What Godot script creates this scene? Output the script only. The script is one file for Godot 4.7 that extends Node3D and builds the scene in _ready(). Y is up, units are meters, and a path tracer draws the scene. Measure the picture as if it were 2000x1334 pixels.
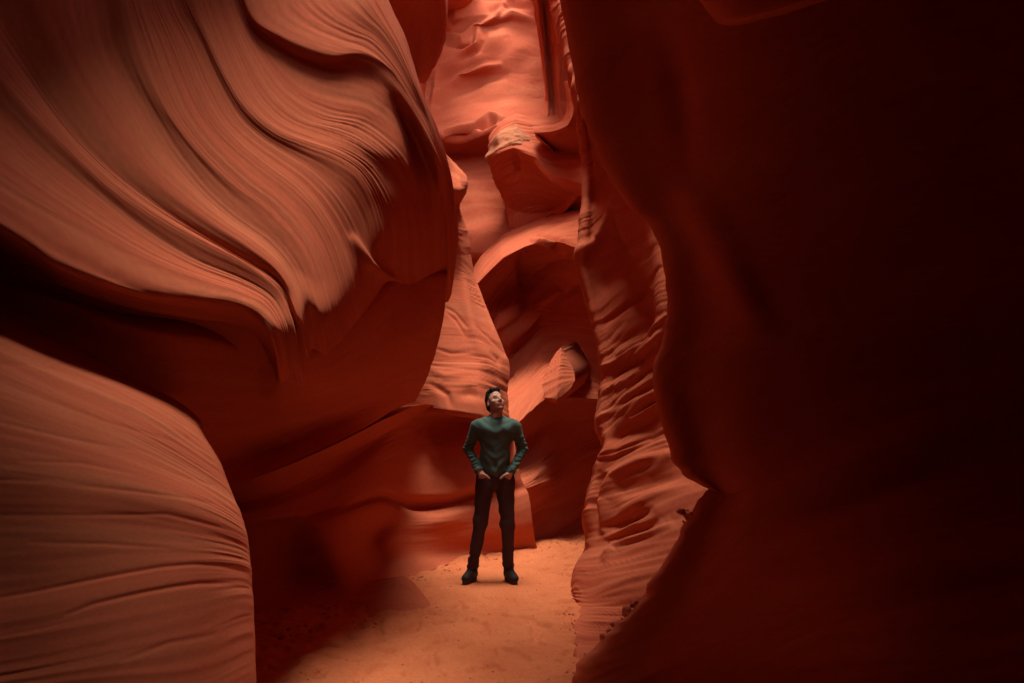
extends Node3D

const F := 1333.0
const CAM_Y := 1.3
const PITCH := 0.1452
var noise_a := FastNoiseLite.new()
var noise_b := FastNoiseLite.new()
var noise_c := FastNoiseLite.new()
var M := {}
var slack := 1.0
var person_at := Vector3.ZERO

# ---------------------------------------------------------------- helpers
func at(px: float, py: float, d: float) -> Vector3:
	# a direction from the photograph, taken out to a distance d (metres along -z)
	var cx := (px - 1000.0) / F
	var cy := -(py - 667.0) / F
	var y := cy * cos(PITCH) + sin(PITCH)
	var z := cos(PITCH) - cy * sin(PITCH)
	var t := d / z
	return Vector3(cx * t, CAM_Y + y * t, -d)

# where a point shows in the photograph, to read the traced ridge lines off it
func seen(p: Vector3) -> Vector2:
	var y := p.y - CAM_Y
	var fwd := -p.z * cos(PITCH) + y * sin(PITCH)
	var up := y * cos(PITCH) + p.z * sin(PITCH)
	return Vector2(1000.0 + p.x / fwd * F, 667.0 - up / fwd * F)

# ridges (positive) and grooves (negative): [height m, half width px, line]
func carved(q: Vector2, lines: Array, boxes: Array) -> float:
	var h := 0.0
	for k in lines.size():
		if not boxes[k].has_point(q):
			continue
		var w: float = lines[k][1]
		var pts: Array = lines[k][2]
		var best := 1e9
		var along := 0.0
		for i in pts.size() - 1:
			var a := Vector2(pts[i][0], pts[i][1])
			var b := Vector2(pts[i + 1][0], pts[i + 1][1])
			var t := clampf((q - a).dot(b - a) / (b - a).length_squared(), 0.0, 1.0)
			var d := q.distance_to(a.lerp(b, t))
			if d < best:
				best = d
				along = (i + t) / (pts.size() - 1)
		if best < w * 2.5:
			var r := best / w
			h += lines[k][0] * exp(-r * r) * sin(PI * clampf(0.12 + along * 0.76, 0.0, 1.0))
	return h

func ground_depth(py: float) -> float:
	var cy := -(py - 667.0) / F
	return CAM_Y * (cos(PITCH) - cy * sin(PITCH)) / -(cy * cos(PITCH) + sin(PITCH))

func tag(o: Node, label: String, category: String, group := "") -> void:
	o.set_meta("label", label)
	o.set_meta("category", category)
	o.set_meta("kind", "thing")
	if group != "":
		o.set_meta("group", group)

# nonuniform cubic through the points (Hermite, finite-difference slopes)
func herm(p0: Vector3, p1: Vector3, p2: Vector3, p3: Vector3, k0: float, k1: float, k2: float, k3: float, t: float) -> Vector3:
	var h := k2 - k1
	var m1 := (p2 - p0) / maxf(k2 - k0, 1e-5) * h * slack
	var m2 := (p3 - p1) / maxf(k3 - k1, 1e-5) * h * slack
	var s := (t - k1) / maxf(h, 1e-6)
	var s2 := s * s
	var s3 := s2 * s
	return p1 * (2 * s3 - 3 * s2 + 1) + m1 * (s3 - 2 * s2 + s) + p2 * (-2 * s3 + 3 * s2) + m2 * (s3 - s2)

func spline(pts: PackedVector3Array, knots: PackedFloat32Array, n: int) -> PackedVector3Array:
	var out := PackedVector3Array()
	out.resize(n)
	var k := 0
	var last := pts.size() - 1
	for i in n:
		var t: float = lerpf(knots[0], knots[last], float(i) / (n - 1))
		while k < last - 1 and t > knots[k + 1]:
			k += 1
		var a := maxi(k - 1, 0)
		var b := mini(k + 2, last)
		var ka := knots[a] if a < k else knots[k] - (knots[k + 1] - knots[k])
		var kb := knots[b] if b > k + 1 else knots[k + 1] + (knots[k + 1] - knots[k])
		var pa := pts[a] if a < k else pts[k] * 2 - pts[k + 1]
		var pb := pts[b] if b > k + 1 else pts[k + 1] * 2 - pts[k]
		out[i] = herm(pa, pts[k], pts[k + 1], pb, ka, knots[k], knots[k + 1], kb, t)
	return out

# rows of points -> a smooth grid, nv rows of nu points
func loft(rows: Array, nu: int, nv: int, by_index := false) -> PackedVector3Array:
	var fine: Array[PackedVector3Array] = []
	for r: PackedVector3Array in rows:
		var kn := PackedFloat32Array([0.0])
		for i in range(1, r.size()):
			kn.append(kn[i - 1] + (1.0 if by_index else maxf(r[i].distance_to(r[i - 1]), 0.01)))
		for i in kn.size():
			kn[i] /= kn[kn.size() - 1]
		fine.append(spline(r, kn, nu))
	var vk := PackedFloat32Array([0.0])
	for j in range(1, rows.size()):
		var s := 0.0
		for q in 9:
			var i := q * (nu - 1) / 8
			s += fine[j][i].distance_to(fine[j - 1][i])
		vk.append(vk[j - 1] + maxf(s / 9.0, 0.01))
	var cols: Array[PackedVector3Array] = []
	for i in nu:
		var c := PackedVector3Array()
		for j in rows.size():
			c.append(fine[j][i])
		cols.append(spline(c, vk, nv))
	var g := PackedVector3Array()
	g.resize(nu * nv)
	for j in nv:
		for i in nu:
			g[j * nu + i] = cols[i][j]
	return g

func grid_normals(g: PackedVector3Array, nu: int, nv: int) -> PackedVector3Array:
	var n := PackedVector3Array()
	n.resize(g.size())
	for j in nv:
		var ja := maxi(j - 1, 0) * nu
		var jb := mini(j + 1, nv - 1) * nu
		for i in nu:
			var du := g[j * nu + mini(i + 1, nu - 1)] - g[j * nu + maxi(i - 1, 0)]
			var dv := g[jb + i] - g[ja + i]
			n[j * nu + i] = du.cross(dv).normalized()
	return n

# a rock body: the carved face (grid) with strata cut into it, closed at the back
# o: back (Vector3, the way into the rock), amp (m), su / sv (strata frequencies along and across, per metre), tone
func rock(called: String, rows: Array, nu: int, nv: int, o: Dictionary, parent: Node = self) -> MeshInstance3D:
	slack = o.get("slack", 1.0)
	# carry the face on past the edge of the frame
	if o.has("before"):
		for r in rows.size():
			var p: PackedVector3Array = rows[r]
			p.insert(0, p[0] + (p[0] - p[1]).normalized() * o.before)
			rows[r] = p
	if o.has("after"):
		for r in rows.size():
			var p: PackedVector3Array = rows[r]
			var e := p.size() - 1
			p.append(p[e] + (p[e] - p[e - 1]).normalized() * o.after)
			rows[r] = p
	var g := loft(rows, nu, nv, o.get("by_index", false))
	slack = 1.0
	var n := grid_normals(g, nu, nv)
	var mid := g[(nv / 2) * nu + nu / 2]
	var flip := 1.0
	if n[(nv / 2) * nu + nu / 2].dot(o.back) > 0:
		flip = -1.0
	var amp: float = o.get("amp", 0.02)
	var su: float = o.get("su", 0.5)
	var sv: float = o.get("sv", 9.0)
	var tilt: float = o.get("tilt", 0.0)
	var seed_off: float = o.get("seed", 0.0)
	var bump: float = o.get("bump", 0.0)
	var tone: float = o.get("tone", 0.45)
	var cut_amp: float = o.get("cut", 0.4)
	var fade_from: float = o.get("fade_from", 2.0)
	var grain := RandomNumberGenerator.new()
	grain.seed = int(seed_off) + 5
	var warp: float = o.get("warp", 0.1)
	var lu := 0.0
	var lv := 0.0
	for i in range(1, nu):
		lu += g[(nv / 2) * nu + i].distance_to(g[(nv / 2) * nu + i - 1])
	for j in range(1, nv):
		lv += g[j * nu + nu / 2].distance_to(g[(j - 1) * nu + nu / 2])
	var col := PackedColorArray()
	col.resize(g.size())
	var pale: Color = o.get("pale", Color(0.57, 0.185, 0.093))
	var base: Color = o.get("base", Color(0.52, 0.128, 0.064))
	var deep: Color = o.get("deep", Color(0.46, 0.090, 0.046))
	var lines: Array = o.get("lines", [])
	var boxes := []
	for l in lines:
		var bb := Rect2(l[2][0][0], l[2][0][1], 0, 0)
		for p in l[2]:
			bb = bb.expand(Vector2(p[0], p[1]))
		boxes.append(bb.grow(l[1] * 2.5))
	var out := PackedVector3Array()
	out.resize(g.size())
	for j in nv:
		var v := float(j) / (nv - 1) * lv
		for i in nu:
			var u := float(i) / (nu - 1) * lu
			var k := j * nu + i
			var p := g[k]
			var w := v + tilt * u + noise_a.get_noise_3d(p.x * 0.6, p.y * 0.6, p.z * 0.6 + seed_off) * warp
			var a := noise_a.get_noise_2d(u * su + seed_off, w * sv)
			var b := noise_b.get_noise_2d(u * su * 1.7 + seed_off, w * sv * 2.7)
			var c := noise_c.get_noise_2d(u * su * 3.0 + seed_off, w * sv * 4.3)
			var mask := clampf(0.55 + 0.9 * noise_b.get_noise_3d(p.x * 0.8 + 7.0, p.y * 0.8, p.z * 0.8 + seed_off), 0.12, 1.2)
			var ridge := 1.0 - 2.4 * absf(b)
			var cut := 1.0 - smoothstep(0.0, 0.1, absf(noise_a.get_noise_2d(u * su * 0.9 + seed_off + 90.0, w * sv * 0.9)))
			var mask2 := clampf(0.5 + 1.3 * noise_c.get_noise_3d(p.x * 1.1 + 3.0, p.y * 1.1, p.z * 1.1 - seed_off), 0.0, 1.3)
			var h := (a * 0.75 * mask + ridge * 0.34 * mask2 + c * 0.15 - cut * cut_amp * mask2) * amp
			if fade_from < 1.0:
				h *= 1.0 - smoothstep(fade_from, 1.0, u / lu)
			h += grain.randf_range(-0.03, 0.03) * lv / nv
			if bump > 0.0:
				h += noise_c.get_noise_3d(p.x * 1.3, p.y * 1.3, p.z * 1.3 + seed_off) * bump
			if lines.size() > 0:
				h += carved(seen(p), lines, boxes)
			out[k] = p + n[k] * flip * h
			var t := noise_c.get_noise_2d(u * su * 0.8 + seed_off + 31.0, w * sv * 1.1 + 57.0) * 0.8 * tone + noise_b.get_noise_2d(u * su * 1.5 + seed_off + 63.0, w * sv * 3.1 + 19.0) * 0.4 * tone
			var cc := base.lerp(pale, clampf(t, 0, 1)) if t > 0 else base.lerp(deep, clampf(-t, 0, 1))
			var sp := 1.0 + grain.randf_range(-0.06, 0.06)
			col[k] = Color(cc.r * sp, cc.g * sp, cc.b * sp)
	var nn := grid_normals(out, nu, nv)
	for k in nn.size():
		nn[k] *= flip
	var idx := PackedInt32Array()
	for j in nv - 1:
		for i in nu - 1:
			var a := j * nu + i
			if flip > 0:
				idx.append_array([a, a + nu, a + 1, a + 1, a + nu, a + nu + 1])
			else:
				idx.append_array([a, a + 1, a + nu, a + 1, a + nu + 1, a + nu])
	# the sides and the back of the body
	var ring := PackedInt32Array()
	for i in nu - 1: ring.append(i)
	for j in nv - 1: ring.append(j * nu + nu - 1)
	for i in nu - 1: ring.append((nv - 1) * nu + nu - 1 - i)
	for j in nv - 1: ring.append((nv - 1 - j) * nu)
	var back: Vector3 = o.back
	var m := ring.size()
	var b0 := out.size()
	var centre := Vector3.ZERO
	for q in m:
		centre += out[ring[q]]
	centre /= m
	for q in m:
		var e := out[ring[q]]
		out.append(e)
		out.append(e.lerp(centre, o.get("taper", 0.0)) + back)
		var side := (e - centre).normalized()
		nn.append(side)
		nn.append(side)
		col.append(base)
		col.append(base)
	for q in m:
		var a := b0 + q * 2
		var b := b0 + ((q + 1) % m) * 2
		if (out[b] - out[a]).cross(back).dot(nn[a]) < 0:
			idx.append_array([a, b, a + 1, b, b + 1, a + 1])
		else:
			idx.append_array([a, a + 1, b, b, a + 1, b + 1])
	var cb := out.size()
	out.append(centre + back)
	nn.append(back.normalized())
	col.append(base)
	for q in m:
		idx.append_array([b0 + q * 2 + 1, b0 + ((q + 1) % m) * 2 + 1, cb])
	var arr := []
	arr.resize(Mesh.ARRAY_MAX)
	arr[Mesh.ARRAY_VERTEX] = out
	arr[Mesh.ARRAY_NORMAL] = nn
	arr[Mesh.ARRAY_COLOR] = col
	arr[Mesh.ARRAY_INDEX] = idx
	var am := ArrayMesh.new()
	am.add_surface_from_arrays(Mesh.PRIMITIVE_TRIANGLES, arr)
	var mi := MeshInstance3D.new()
	mi.name = called
	mi.mesh = am
	mi.material_override = M.rock
	parent.add_child(mi, true)
	return mi

func row(pts: Array) -> PackedVector3Array:
	var r := PackedVector3Array()
	for p in pts:
		r.append(at(p[0], p[1], p[2]))
	return r

func rows_of(list: Array) -> Array:
	var out := []
	for l in list:
		out.append(row(l))
	return out

# ---------------------------------------------------------------- scene
func _ready() -> void:
	var cam := Camera3D.new()
	cam.name = "camera"
	cam.position = Vector3(0, CAM_Y, 0)
	cam.rotation.x = PITCH
	cam.fov = rad_to_deg(2.0 * atan(667.0 / F))
	cam.near = 0.05
	cam.far = 200.0
	add_child(cam)
	cam.current = true

	var env := Environment.new()
	env.background_mode = Environment.BG_SKY
	var sky := Sky.new()
	var sm := ProceduralSkyMaterial.new()
	sm.sky_top_color = Color(0.90, 0.92, 0.95)
	sm.sky_horizon_color = Color(0.95, 0.95, 0.94)
	sm.ground_bottom_color = Color(0.25, 0.15, 0.1)
	sm.ground_horizon_color = Color(0.6, 0.5, 0.4)
	sky.sky_material = sm
	env.sky = sky
	env.tonemap_mode = Environment.TONE_MAPPER_LINEAR
	env.tonemap_exposure = 6.4
	env.ambient_light_source = Environment.AMBIENT_SOURCE_SKY
	env.sdfgi_enabled = true
	env.ssao_enabled = true
	env.ssil_enabled = true
	var we := WorldEnvironment.new()
	we.name = "sky_environment"
	we.environment = env
	add_child(we)

	var sun := DirectionalLight3D.new()
	sun.name = "sun"
	sun.light_energy = 0.42
	sun.light_angular_distance = 25.0
	sun.light_color = Color(1.0, 0.96, 0.9)
	sun.shadow_enabled = true
	add_child(sun)
	sun.look_at_from_position(Vector3(0.1, 10, 0.7), Vector3.ZERO, Vector3(0, 0, -1))

	noise_a.seed = 3
	noise_b.seed = 11
	noise_c.seed = 23
	for n in [noise_a, noise_b, noise_c]:
		n.noise_type = FastNoiseLite.TYPE_SIMPLEX_SMOOTH
		n.frequency = 1.0
		n.fractal_type = FastNoiseLite.FRACTAL_NONE

	make_materials()
	build_floor()
	build_left()
	build_back()
	build_right()
	build_gravel()
	build_shell()
	build_person()

func make_materials() -> void:
	var gn := FastNoiseLite.new()
	gn.seed = 5
	gn.frequency = 0.06
	gn.fractal_octaves = 4
	var gi := gn.get_seamless_image(512, 512)
	gi.convert(Image.FORMAT_RGBA8)
	gi.bump_map_to_normal_map(6.0)
	var gt := ImageTexture.create_from_image(gi)
	var m := StandardMaterial3D.new()
	m.vertex_color_use_as_albedo = true
	m.roughness = 0.95
	m.metallic_specular = 0.2
	m.normal_enabled = false
	m.normal_scale = 0.35
	m.uv1_scale = Vector3(1.7, 1.7, 1.7)
	M.rock = m

func floor_height(x: float, z: float) -> float:
	var h := noise_a.get_noise_2d(x * 0.9, z * 0.9) * 0.03 + noise_b.get_noise_2d(x * 3.0, z * 3.0) * 0.014
	h += noise_c.get_noise_2d(x * 8.0, z * 8.0) * 0.008
	# scuffs and old footprints in the loose sand
	var s := noise_a.get_noise_2d(x * 5.0 + 40.0, z * 3.4)
	h -= smoothstep(0.3, 0.6, s) * 0.024
	var near := Vector2(x + 0.15, (z + 6.6) * 0.8).length()
	h = lerpf(-0.006 + h * 0.2, h - 0.012, smoothstep(0.25, 0.8, near))
	return h + noise_b.get_noise_2d(x * 24.0, z * 24.0) * 0.0035 + noise_c.get_noise_2d(x * 55.0, z * 55.0) * 0.0022

func build_floor() -> void:
	var nx := 340
	var nz := 640
	var g := PackedVector3Array()
	var col := PackedColorArray()
	for j in nz:
		var t := float(j) / (nz - 1)
		var z := lerpf(5.0, -3.6, t / 0.12) if t < 0.12 else lerpf(-3.6, -17.0, pow((t - 0.12) / 0.88, 1.6))
		for i in nx:
			var q := float(i) / (nx - 1) * 2.0 - 1.0
			var x := q * 1.9 + q * q * q * q * q * 1.6
			g.append(Vector3(x, floor_height(x, z), z))
			var m := noise_b.get_noise_2d(x * 2.2 + 50, z * 2.2) * 0.35 + noise_c.get_noise_2d(x * 30.0, z * 30.0) * 0.35 + noise_a.get_noise_2d(x * 70.0, z * 70.0) * 0.3
			col.append(Color(0.63, 0.20, 0.086).lerp(Color(0.54, 0.15, 0.062), clampf(m + 0.5, 0, 1)))
	var n := grid_normals(g, nx, nz)
	for k in n.size():
		if n[k].y < 0:
			n[k] = -n[k]
	var idx := PackedInt32Array()
	for j in nz - 1:
		for i in nx - 1:
			var a := j * nx + i
			idx.append_array([a, a + nx, a + 1, a + 1, a + nx, a + nx + 1])
	var arr := []
	arr.resize(Mesh.ARRAY_MAX)
	arr[Mesh.ARRAY_VERTEX] = g
	arr[Mesh.ARRAY_NORMAL] = n
	arr[Mesh.ARRAY_COLOR] = col
	arr[Mesh.ARRAY_INDEX] = idx
	var am := ArrayMesh.new()
	am.add_surface_from_arrays(Mesh.PRIMITIVE_TRIANGLES, arr)
	var mi := MeshInstance3D.new()
	mi.name = "sand_ground"
	mi.mesh = am
	mi.material_override = M.rock
	mi.set_meta("kind", "structure")
	add_child(mi)

func jd(px: float, py: float, off: float) -> float:
	var roll := maxf(py - 300.0, 0.0) * 0.0024 * clampf((px - 640.0) / 200.0, 0.0, 1.0)
	return 2.05 + 0.0018 * px + 1.0e-6 * px * px + 0.0009 * (440.0 - py) + off * (0.29 if off < 0.5 else 0.86) + roll

func build_left() -> void:
	# flow lines of the big rippled overhang, from its lower lip to its outer edge; the third number is how far each lies back
	var flow := [
		[[-90, 440, .55], [49, 515, .55], [112, 555, .55], [262, 602, .55], [380, 622, .55], [455, 632, .55], [500, 655, .6], [525, 700, .7], [535, 770, .9], [538, 860, 1.1]],
		[[-90, 395, .16], [49, 480, .16], [112, 522, .16], [262, 574, .16], [380, 592, .16], [455, 602, .16], [500, 625, .16], [531, 665, .25], [545, 730, .45], [550, 840, .8]],
		[[-90, 380, 0], [49, 465, 0], [112, 507, 0], [262, 559, 0], [380, 578, 0], [455, 588, 0], [500, 607, 0], [537, 648, .1], [552, 720, .35], [558, 830, .7]],
		[[-90, 315, .05], [60, 400, .05], [180, 462, .05], [300, 515, .05], [400, 547, .05], [475, 571, .04], [522, 598, .05], [550, 648, .13], [562, 720, .37], [568, 820, .7]],
		[[-90, 140, .26], [0, 224, .26], [87, 304, .26], [175, 371, .25], [280, 448, .23], [375, 503, .2], [487, 550, .17], [536, 586, .18], [562, 648, .24], [574, 720, .42], [580, 820, .75]],
		[[-90, 60, .16], [0, 157, .16], [63, 224, .16], [140, 297, .16], [210, 360, .16], [297, 420, .13], [390, 472, .1], [490, 525, .1], [545, 570, .14], [574, 640, .24], [588, 720, .45], [592, 820, .75]],
		[[-90, -150, .3], [-20, 0, .3], [70, 157, .3], [133, 245, .28], [210, 326, .26], [310, 403, .24], [400, 460, .2], [490, 512, .2], [550, 555, .22], [582, 630, .3], [596, 710, .5], [600, 820, .8]],
		[[30, -150, .2], [85, 0, .18], [135, 120, .17], [190, 215, .17], [255, 300, .16], [330, 370, .14], [420, 437, .11], [485, 480, .1], [538, 523, .12], [566, 566, .16], [588, 630, .28], [604, 710, .5], [608, 800, .8]],
		[[160, -150, .32], [195, 0, .28], [215, 80, .27], [245, 140, .26], [290, 215, .25], [340, 290, .24], [410, 370, .22], [470, 422, .2], [530, 467, .2], [575, 523, .22], [602, 600, .32], [616, 700, .55], [620, 800, .85]],
		[[205, -150, .2], [240, 0, .17], [275, 110, .15], [325, 215, .13], [385, 292, .12], [455, 357, .11], [530, 412, .11], [588, 478, .13], [617, 545, .2], [634, 620, .34], [644, 700, .6], [646, 800, .9]],
		[[315, -150, .36], [345, 0, .34], [385, 80, .33], [425, 165, .31], [465, 230, .29], [510, 270, .27], [560, 302, .26], [610, 336, .25], [655, 385, .27], [690, 450, .34], [712, 520, .46], [725, 600, .65], [728, 720, .9]],
		[[350, -150, .26], [378, 0, .24], [415, 90, .22], [452, 165, .2], [490, 217, .18], [540, 257, .17], [600, 282, .16], [650, 303, .17], [697, 340, .22], [727, 395, .32], [747, 460, .45], [757, 530, .6], [760, 640, .85]],
		[[390, -150, .36], [430, 10, .33], [470, 110, .32], [510, 183, .3], [560, 232, .29], [620, 260, .28], [680, 288, .29], [730, 328, .36], [768, 395, .48], [788, 470, .6], [796, 530, .72], [798, 620, .9]],
		[[420, -150, .42], [468, 20, .4], [520, 105, .42], [580, 172, .42], [650, 212, .4], [720, 236, .4], [780, 300, .48], [818, 380, .6], [838, 460, .72], [846, 530, .84], [846, 600, .98]],
		[[430, -150, .3], [482, 25, .3], [550, 95, .36], [615, 125, .4], [665, 140, .42], [712, 150, .44], [760, 190, .46], [812, 275, .52], [845, 360, .62], [862, 440, .74], [868, 520, .88], [866, 590, 1.0]],
		[[450, -150, .2], [500, 35, .18], [560, 75, .14], [612, 97, .12], [655, 109, .12], [702, 108, .16], [752, 135, .24], [805, 215, .34], [845, 300, .48], [865, 380, .62], [876, 460, .76], [878, 530, .9], [874, 590, 1.0]],
		[[520, -150, .26], [580, 0, .24], [625, 40, .22], [680, 66, .22], [725, 84, .24], [768, 128, .28], [812, 200, .36], [850, 280, .48], [874, 360, .62], [884, 430, .76], [888, 500, .9], [880, 580, 1.05]],
		[[680, -150, .5], [735, -20, .46], [760, 30, .44], [782, 72, .44], [800, 118, .44], [826, 188, .48], [856, 260, .56], [880, 340, .68], [890, 410, .8], [895, 470, .92], [882, 570, 1.1]],
		[[690, -150, 1.0], [750, -20, .95], [772, 30, .92], [792, 72, .9], [806, 118, .9], [828, 190, .95], [856, 262, 1.0], [878, 342, 1.1], [888, 412, 1.2], [892, 472, 1.3], [878, 570, 1.5]],
	]
	var rows := []
	for l in flow:
		var r := PackedVector3Array()
		for q in l.size():
			var p: Array = l[q]
			var sink := 1.4 if q == l.size() - 1 else (0.25 if q == l.size() - 2 else 0.0)
			p[1] = minf(p[1], 770.0 if q == l.size() - 1 else 735.0)
			r.append(at(p[0], p[1], jd(p[0], p[1], p[2]) + sink))
		rows.append(r)
	var o := rock("rippled_canyon_wall", rows, 240, 460, {"before": 0.9, "lines": [[.05, 9, [[690, 470], [715, 510], [745, 535], [800, 546], [872, 542]]]], "back": Vector3(-3.0, 0.3, -1.0), "amp": 0.0095, "su": 0.22, "sv": 7.5, "fade_from": 0.62, "cut": 0.25, "seed": 2.0, "tone": 0.5})
	tag(o, "huge rippled sandstone overhang with long flowing ridges sweeping down to its edge", "canyon wall")

	# the hollow under the overhang
	rows = []
	for l in [
		[[-120, 400, .9], [150, 540, .9], [300, 590, .9], [420, 610, .9], [500, 640, .9], [560, 640, .8], [640, 600, .8], [720, 540, 1.2], [790, 520, 1.5], [840, 520, 1.6], [872, 520, 1.7]],
		[[-120, 470, .75], [150, 600, .75], [300, 650, .75], [420, 670, .8], [500, 690, .7], [560, 690, .5], [640, 665, .6], [720, 610, 1.0], [790, 556, 1.45], [840, 552, 1.55], [872, 548, 1.6]],
		[[-120, 560, .95], [150, 660, 1.0], [300, 710, 1.1], [420, 730, 1.15], [500, 740, 1.05], [560, 745, .8], [640, 725, .85], [720, 680, 1.3], [790, 640, 1.6], [840, 625, 1.75], [868, 610, 1.85]],
		[[-120, 660, 1.1], [150, 740, 1.3], [300, 790, 1.6], [420, 810, 1.8], [500, 810, 1.8], [560, 805, 1.75], [640, 790, 1.8], [720, 755, 1.95], [780, 715, 2.1], [825, 695, 2.3], [852, 685, 2.45]],
		[[-120, 780, 1.2], [150, 850, 1.6], [300, 880, 2.0], [420, 890, 2.4], [500, 875, 2.6], [560, 850, 2.55], [640, 820, 2.55], [720, 785, 2.5], [770, 762, 2.6], [805, 750, 2.75], [832, 742, 2.9]],
	]:
		var r := PackedVector3Array()
		for p in l:
			r.append(at(p[0], p[1], 2.05 + 0.0018 * p[0] + 1.0e-6 * p[0] * p[0] + 0.0009 * (440.0 - p[1]) + p[2]))
		rows.append(r)
	rows.append(row([[-120, 900, 3.3], [150, 930, 3.7], [300, 950, 4.2], [440, 950, 4.8], [520, 925, 5.2], [600, 890, 5.5], [660, 862, 5.75], [730, 825, 6.2], [765, 803, 6.5], [790, 792, 6.8], [812, 783, 7.1]]))
	o = rock("alcove_ceiling", rows, 160, 120, {"before": 0.8, "back": Vector3(-2.5, 0.6, -0.6), "amp": 0.006, "su": 0.4, "sv": 3.0, "tone": 0.3, "seed": 9.0, "by_index": true})
	tag(o, "smooth shadowed underside of sandstone curving back into the dark alcove", "rock ledge")

	# the low rounded wall at the foot
	rows = rows_of([
		[[-120, 540, 2.6], [0, 610, 2.65], [120, 670, 2.75], [250, 735, 2.9], [350, 785, 3.05], [395, 825, 3.2], [388, 830, 3.9]],
		[[-120, 590, 2.1], [0, 648, 2.15], [120, 705, 2.3], [250, 762, 2.5], [345, 812, 2.7], [398, 850, 2.95], [392, 850, 3.7]],
		[[-120, 640, 2.0], [0, 700, 2.03], [120, 760, 2.12], [250, 815, 2.3], [350, 862, 2.55], [427, 900, 2.95], [421, 900, 3.7]],
		[[-120, 740, 1.9], [0, 790, 1.93], [130, 835, 2.02], [260, 880, 2.2], [370, 925, 2.5], [452, 965, 2.95], [446, 965, 3.7]],
		[[-120, 880, 1.83], [0, 910, 1.86], [140, 930, 1.95], [280, 955, 2.12], [400, 985, 2.42], [474, 1018, 2.95], [468, 1018, 3.7]],
		[[-120, 1010, 1.8], [0, 1020, 1.83], [150, 1025, 1.92], [290, 1030, 2.1], [410, 1045, 2.4], [483, 1065, 2.95], [477, 1065, 3.7]],
		[[-120, 1150, 1.77], [0, 1150, 1.80], [150, 1130, 1.885], [290, 1105, 2.06], [410, 1098, 2.36], [488, 1110, 2.93], [482, 1110, 3.7]],
		[[-120, 1215, 1.745], [0, 1210, 1.775], [150, 1180, 1.86], [290, 1148, 2.03], [410, 1132, 2.33], [490, 1142, 2.9], [484, 1142, 3.7]],
		[[-120, 1330, 1.71], [0, 1320, 1.74], [150, 1290, 1.82], [290, 1260, 1.975], [410, 1240, 2.27], [495, 1240, 2.83], [489, 1240, 3.6]],
		[[-120, 1450, 1.67], [0, 1450, 1.70], [150, 1440, 1.775], [290, 1430, 1.91], [410, 1420, 2.19], [499, 1420, 2.72], [493, 1420, 3.5]],
	])
	o = rock("bulging_rock", rows, 200, 420, {"before": 0.8, "lines": [[-0.0023, 4, [[0, 711], [112, 722], [262, 775]]], [-0.0021, 4, [[0, 745], [94, 782], [210, 824], [337, 861], [420, 905]]], [-0.0018, 4, [[0, 824], [139, 857], [260, 880]]], [-0.0018, 4, [[225, 775], [319, 824], [375, 861], [410, 900]]],
		[-0.0018, 4, [[-60, 930], [0, 937], [80, 941]]], [-0.0023, 4, [[152, 948], [261, 959], [363, 973], [421, 984], [474, 1012]]], [-0.0018, 4, [[0, 1006], [181, 1006], [326, 1004], [435, 1031], [480, 1050]]], [-0.0021, 4, [[290, 905], [363, 933], [417, 948], [455, 975]]],
		[-0.0032, 4, [[-60, 1180], [0, 1167], [55, 1158], [109, 1147], [180, 1132], [254, 1118], [320, 1107], [381, 1102], [435, 1106], [486, 1119]]], [-0.0037, 4.5, [[130, 1200], [181, 1180], [235, 1167], [290, 1155], [345, 1145], [392, 1139], [440, 1140], [489, 1147]]],
		[.008, 7, [[0, 690], [120, 745], [260, 800], [360, 850]]], [-0.0018, 4, [[180, 800], [280, 850], [380, 900]]], [-0.0016, 4, [[40, 900], [160, 905], [260, 925]]], [-0.0016, 5, [[240, 1290], [330, 1255], [420, 1240]]], [-0.0016, 4, [[60, 1060], [200, 1062], [330, 1070]]]], "back": Vector3(-1.6, -0.3, -0.3), "amp": 0.004, "su": 0.2, "sv": 7.0, "cut": 0.3, "tone": 0.6, "seed": 17.0, "by_index": true})
	tag(o, "low rounded sandstone bulge with thin dark strata lines below the rippled overhang", "rock")

	# block hanging high up behind the overhang
	rows = rows_of([
		[[720, -140, 6.4], [780, -140, 5.9], [830, -140, 5.8], [868, -140, 6.0], [880, -140, 6.8]],
		[[730, -20, 6.8], [780, -20, 6.3], [830, -20, 6.2], [868, -20, 6.4], [874, -20, 7.2]],
		[[740, 40, 7.1], [785, 40, 6.7], [830, 45, 6.6], [866, 50, 6.8], [871, 50, 7.5]],
		[[760, 90, 7.5], [795, 95, 7.2], [828, 100, 7.1], [855, 105, 7.3], [862, 105, 7.8]],
		[[780, 130, 8.0], [800, 140, 7.8], [820, 148, 7.7], [836, 146, 7.8], [842, 142, 8.1]],
		[[790, 150, 8.6], [805, 158, 8.4], [819, 163, 8.3], [828, 160, 8.4], [833, 155, 8.6]],
	])
	o = rock("hanging_block", rows, 60, 60, {"back": Vector3(-2.0, 1.0, -1.0), "amp": 0.03, "su": 3.0, "sv": 0.8, "seed": 27.0, "by_index": true})
	tag(o, "dark rounded sandstone block hanging high between overhang and bright back wall", "rock")

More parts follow.
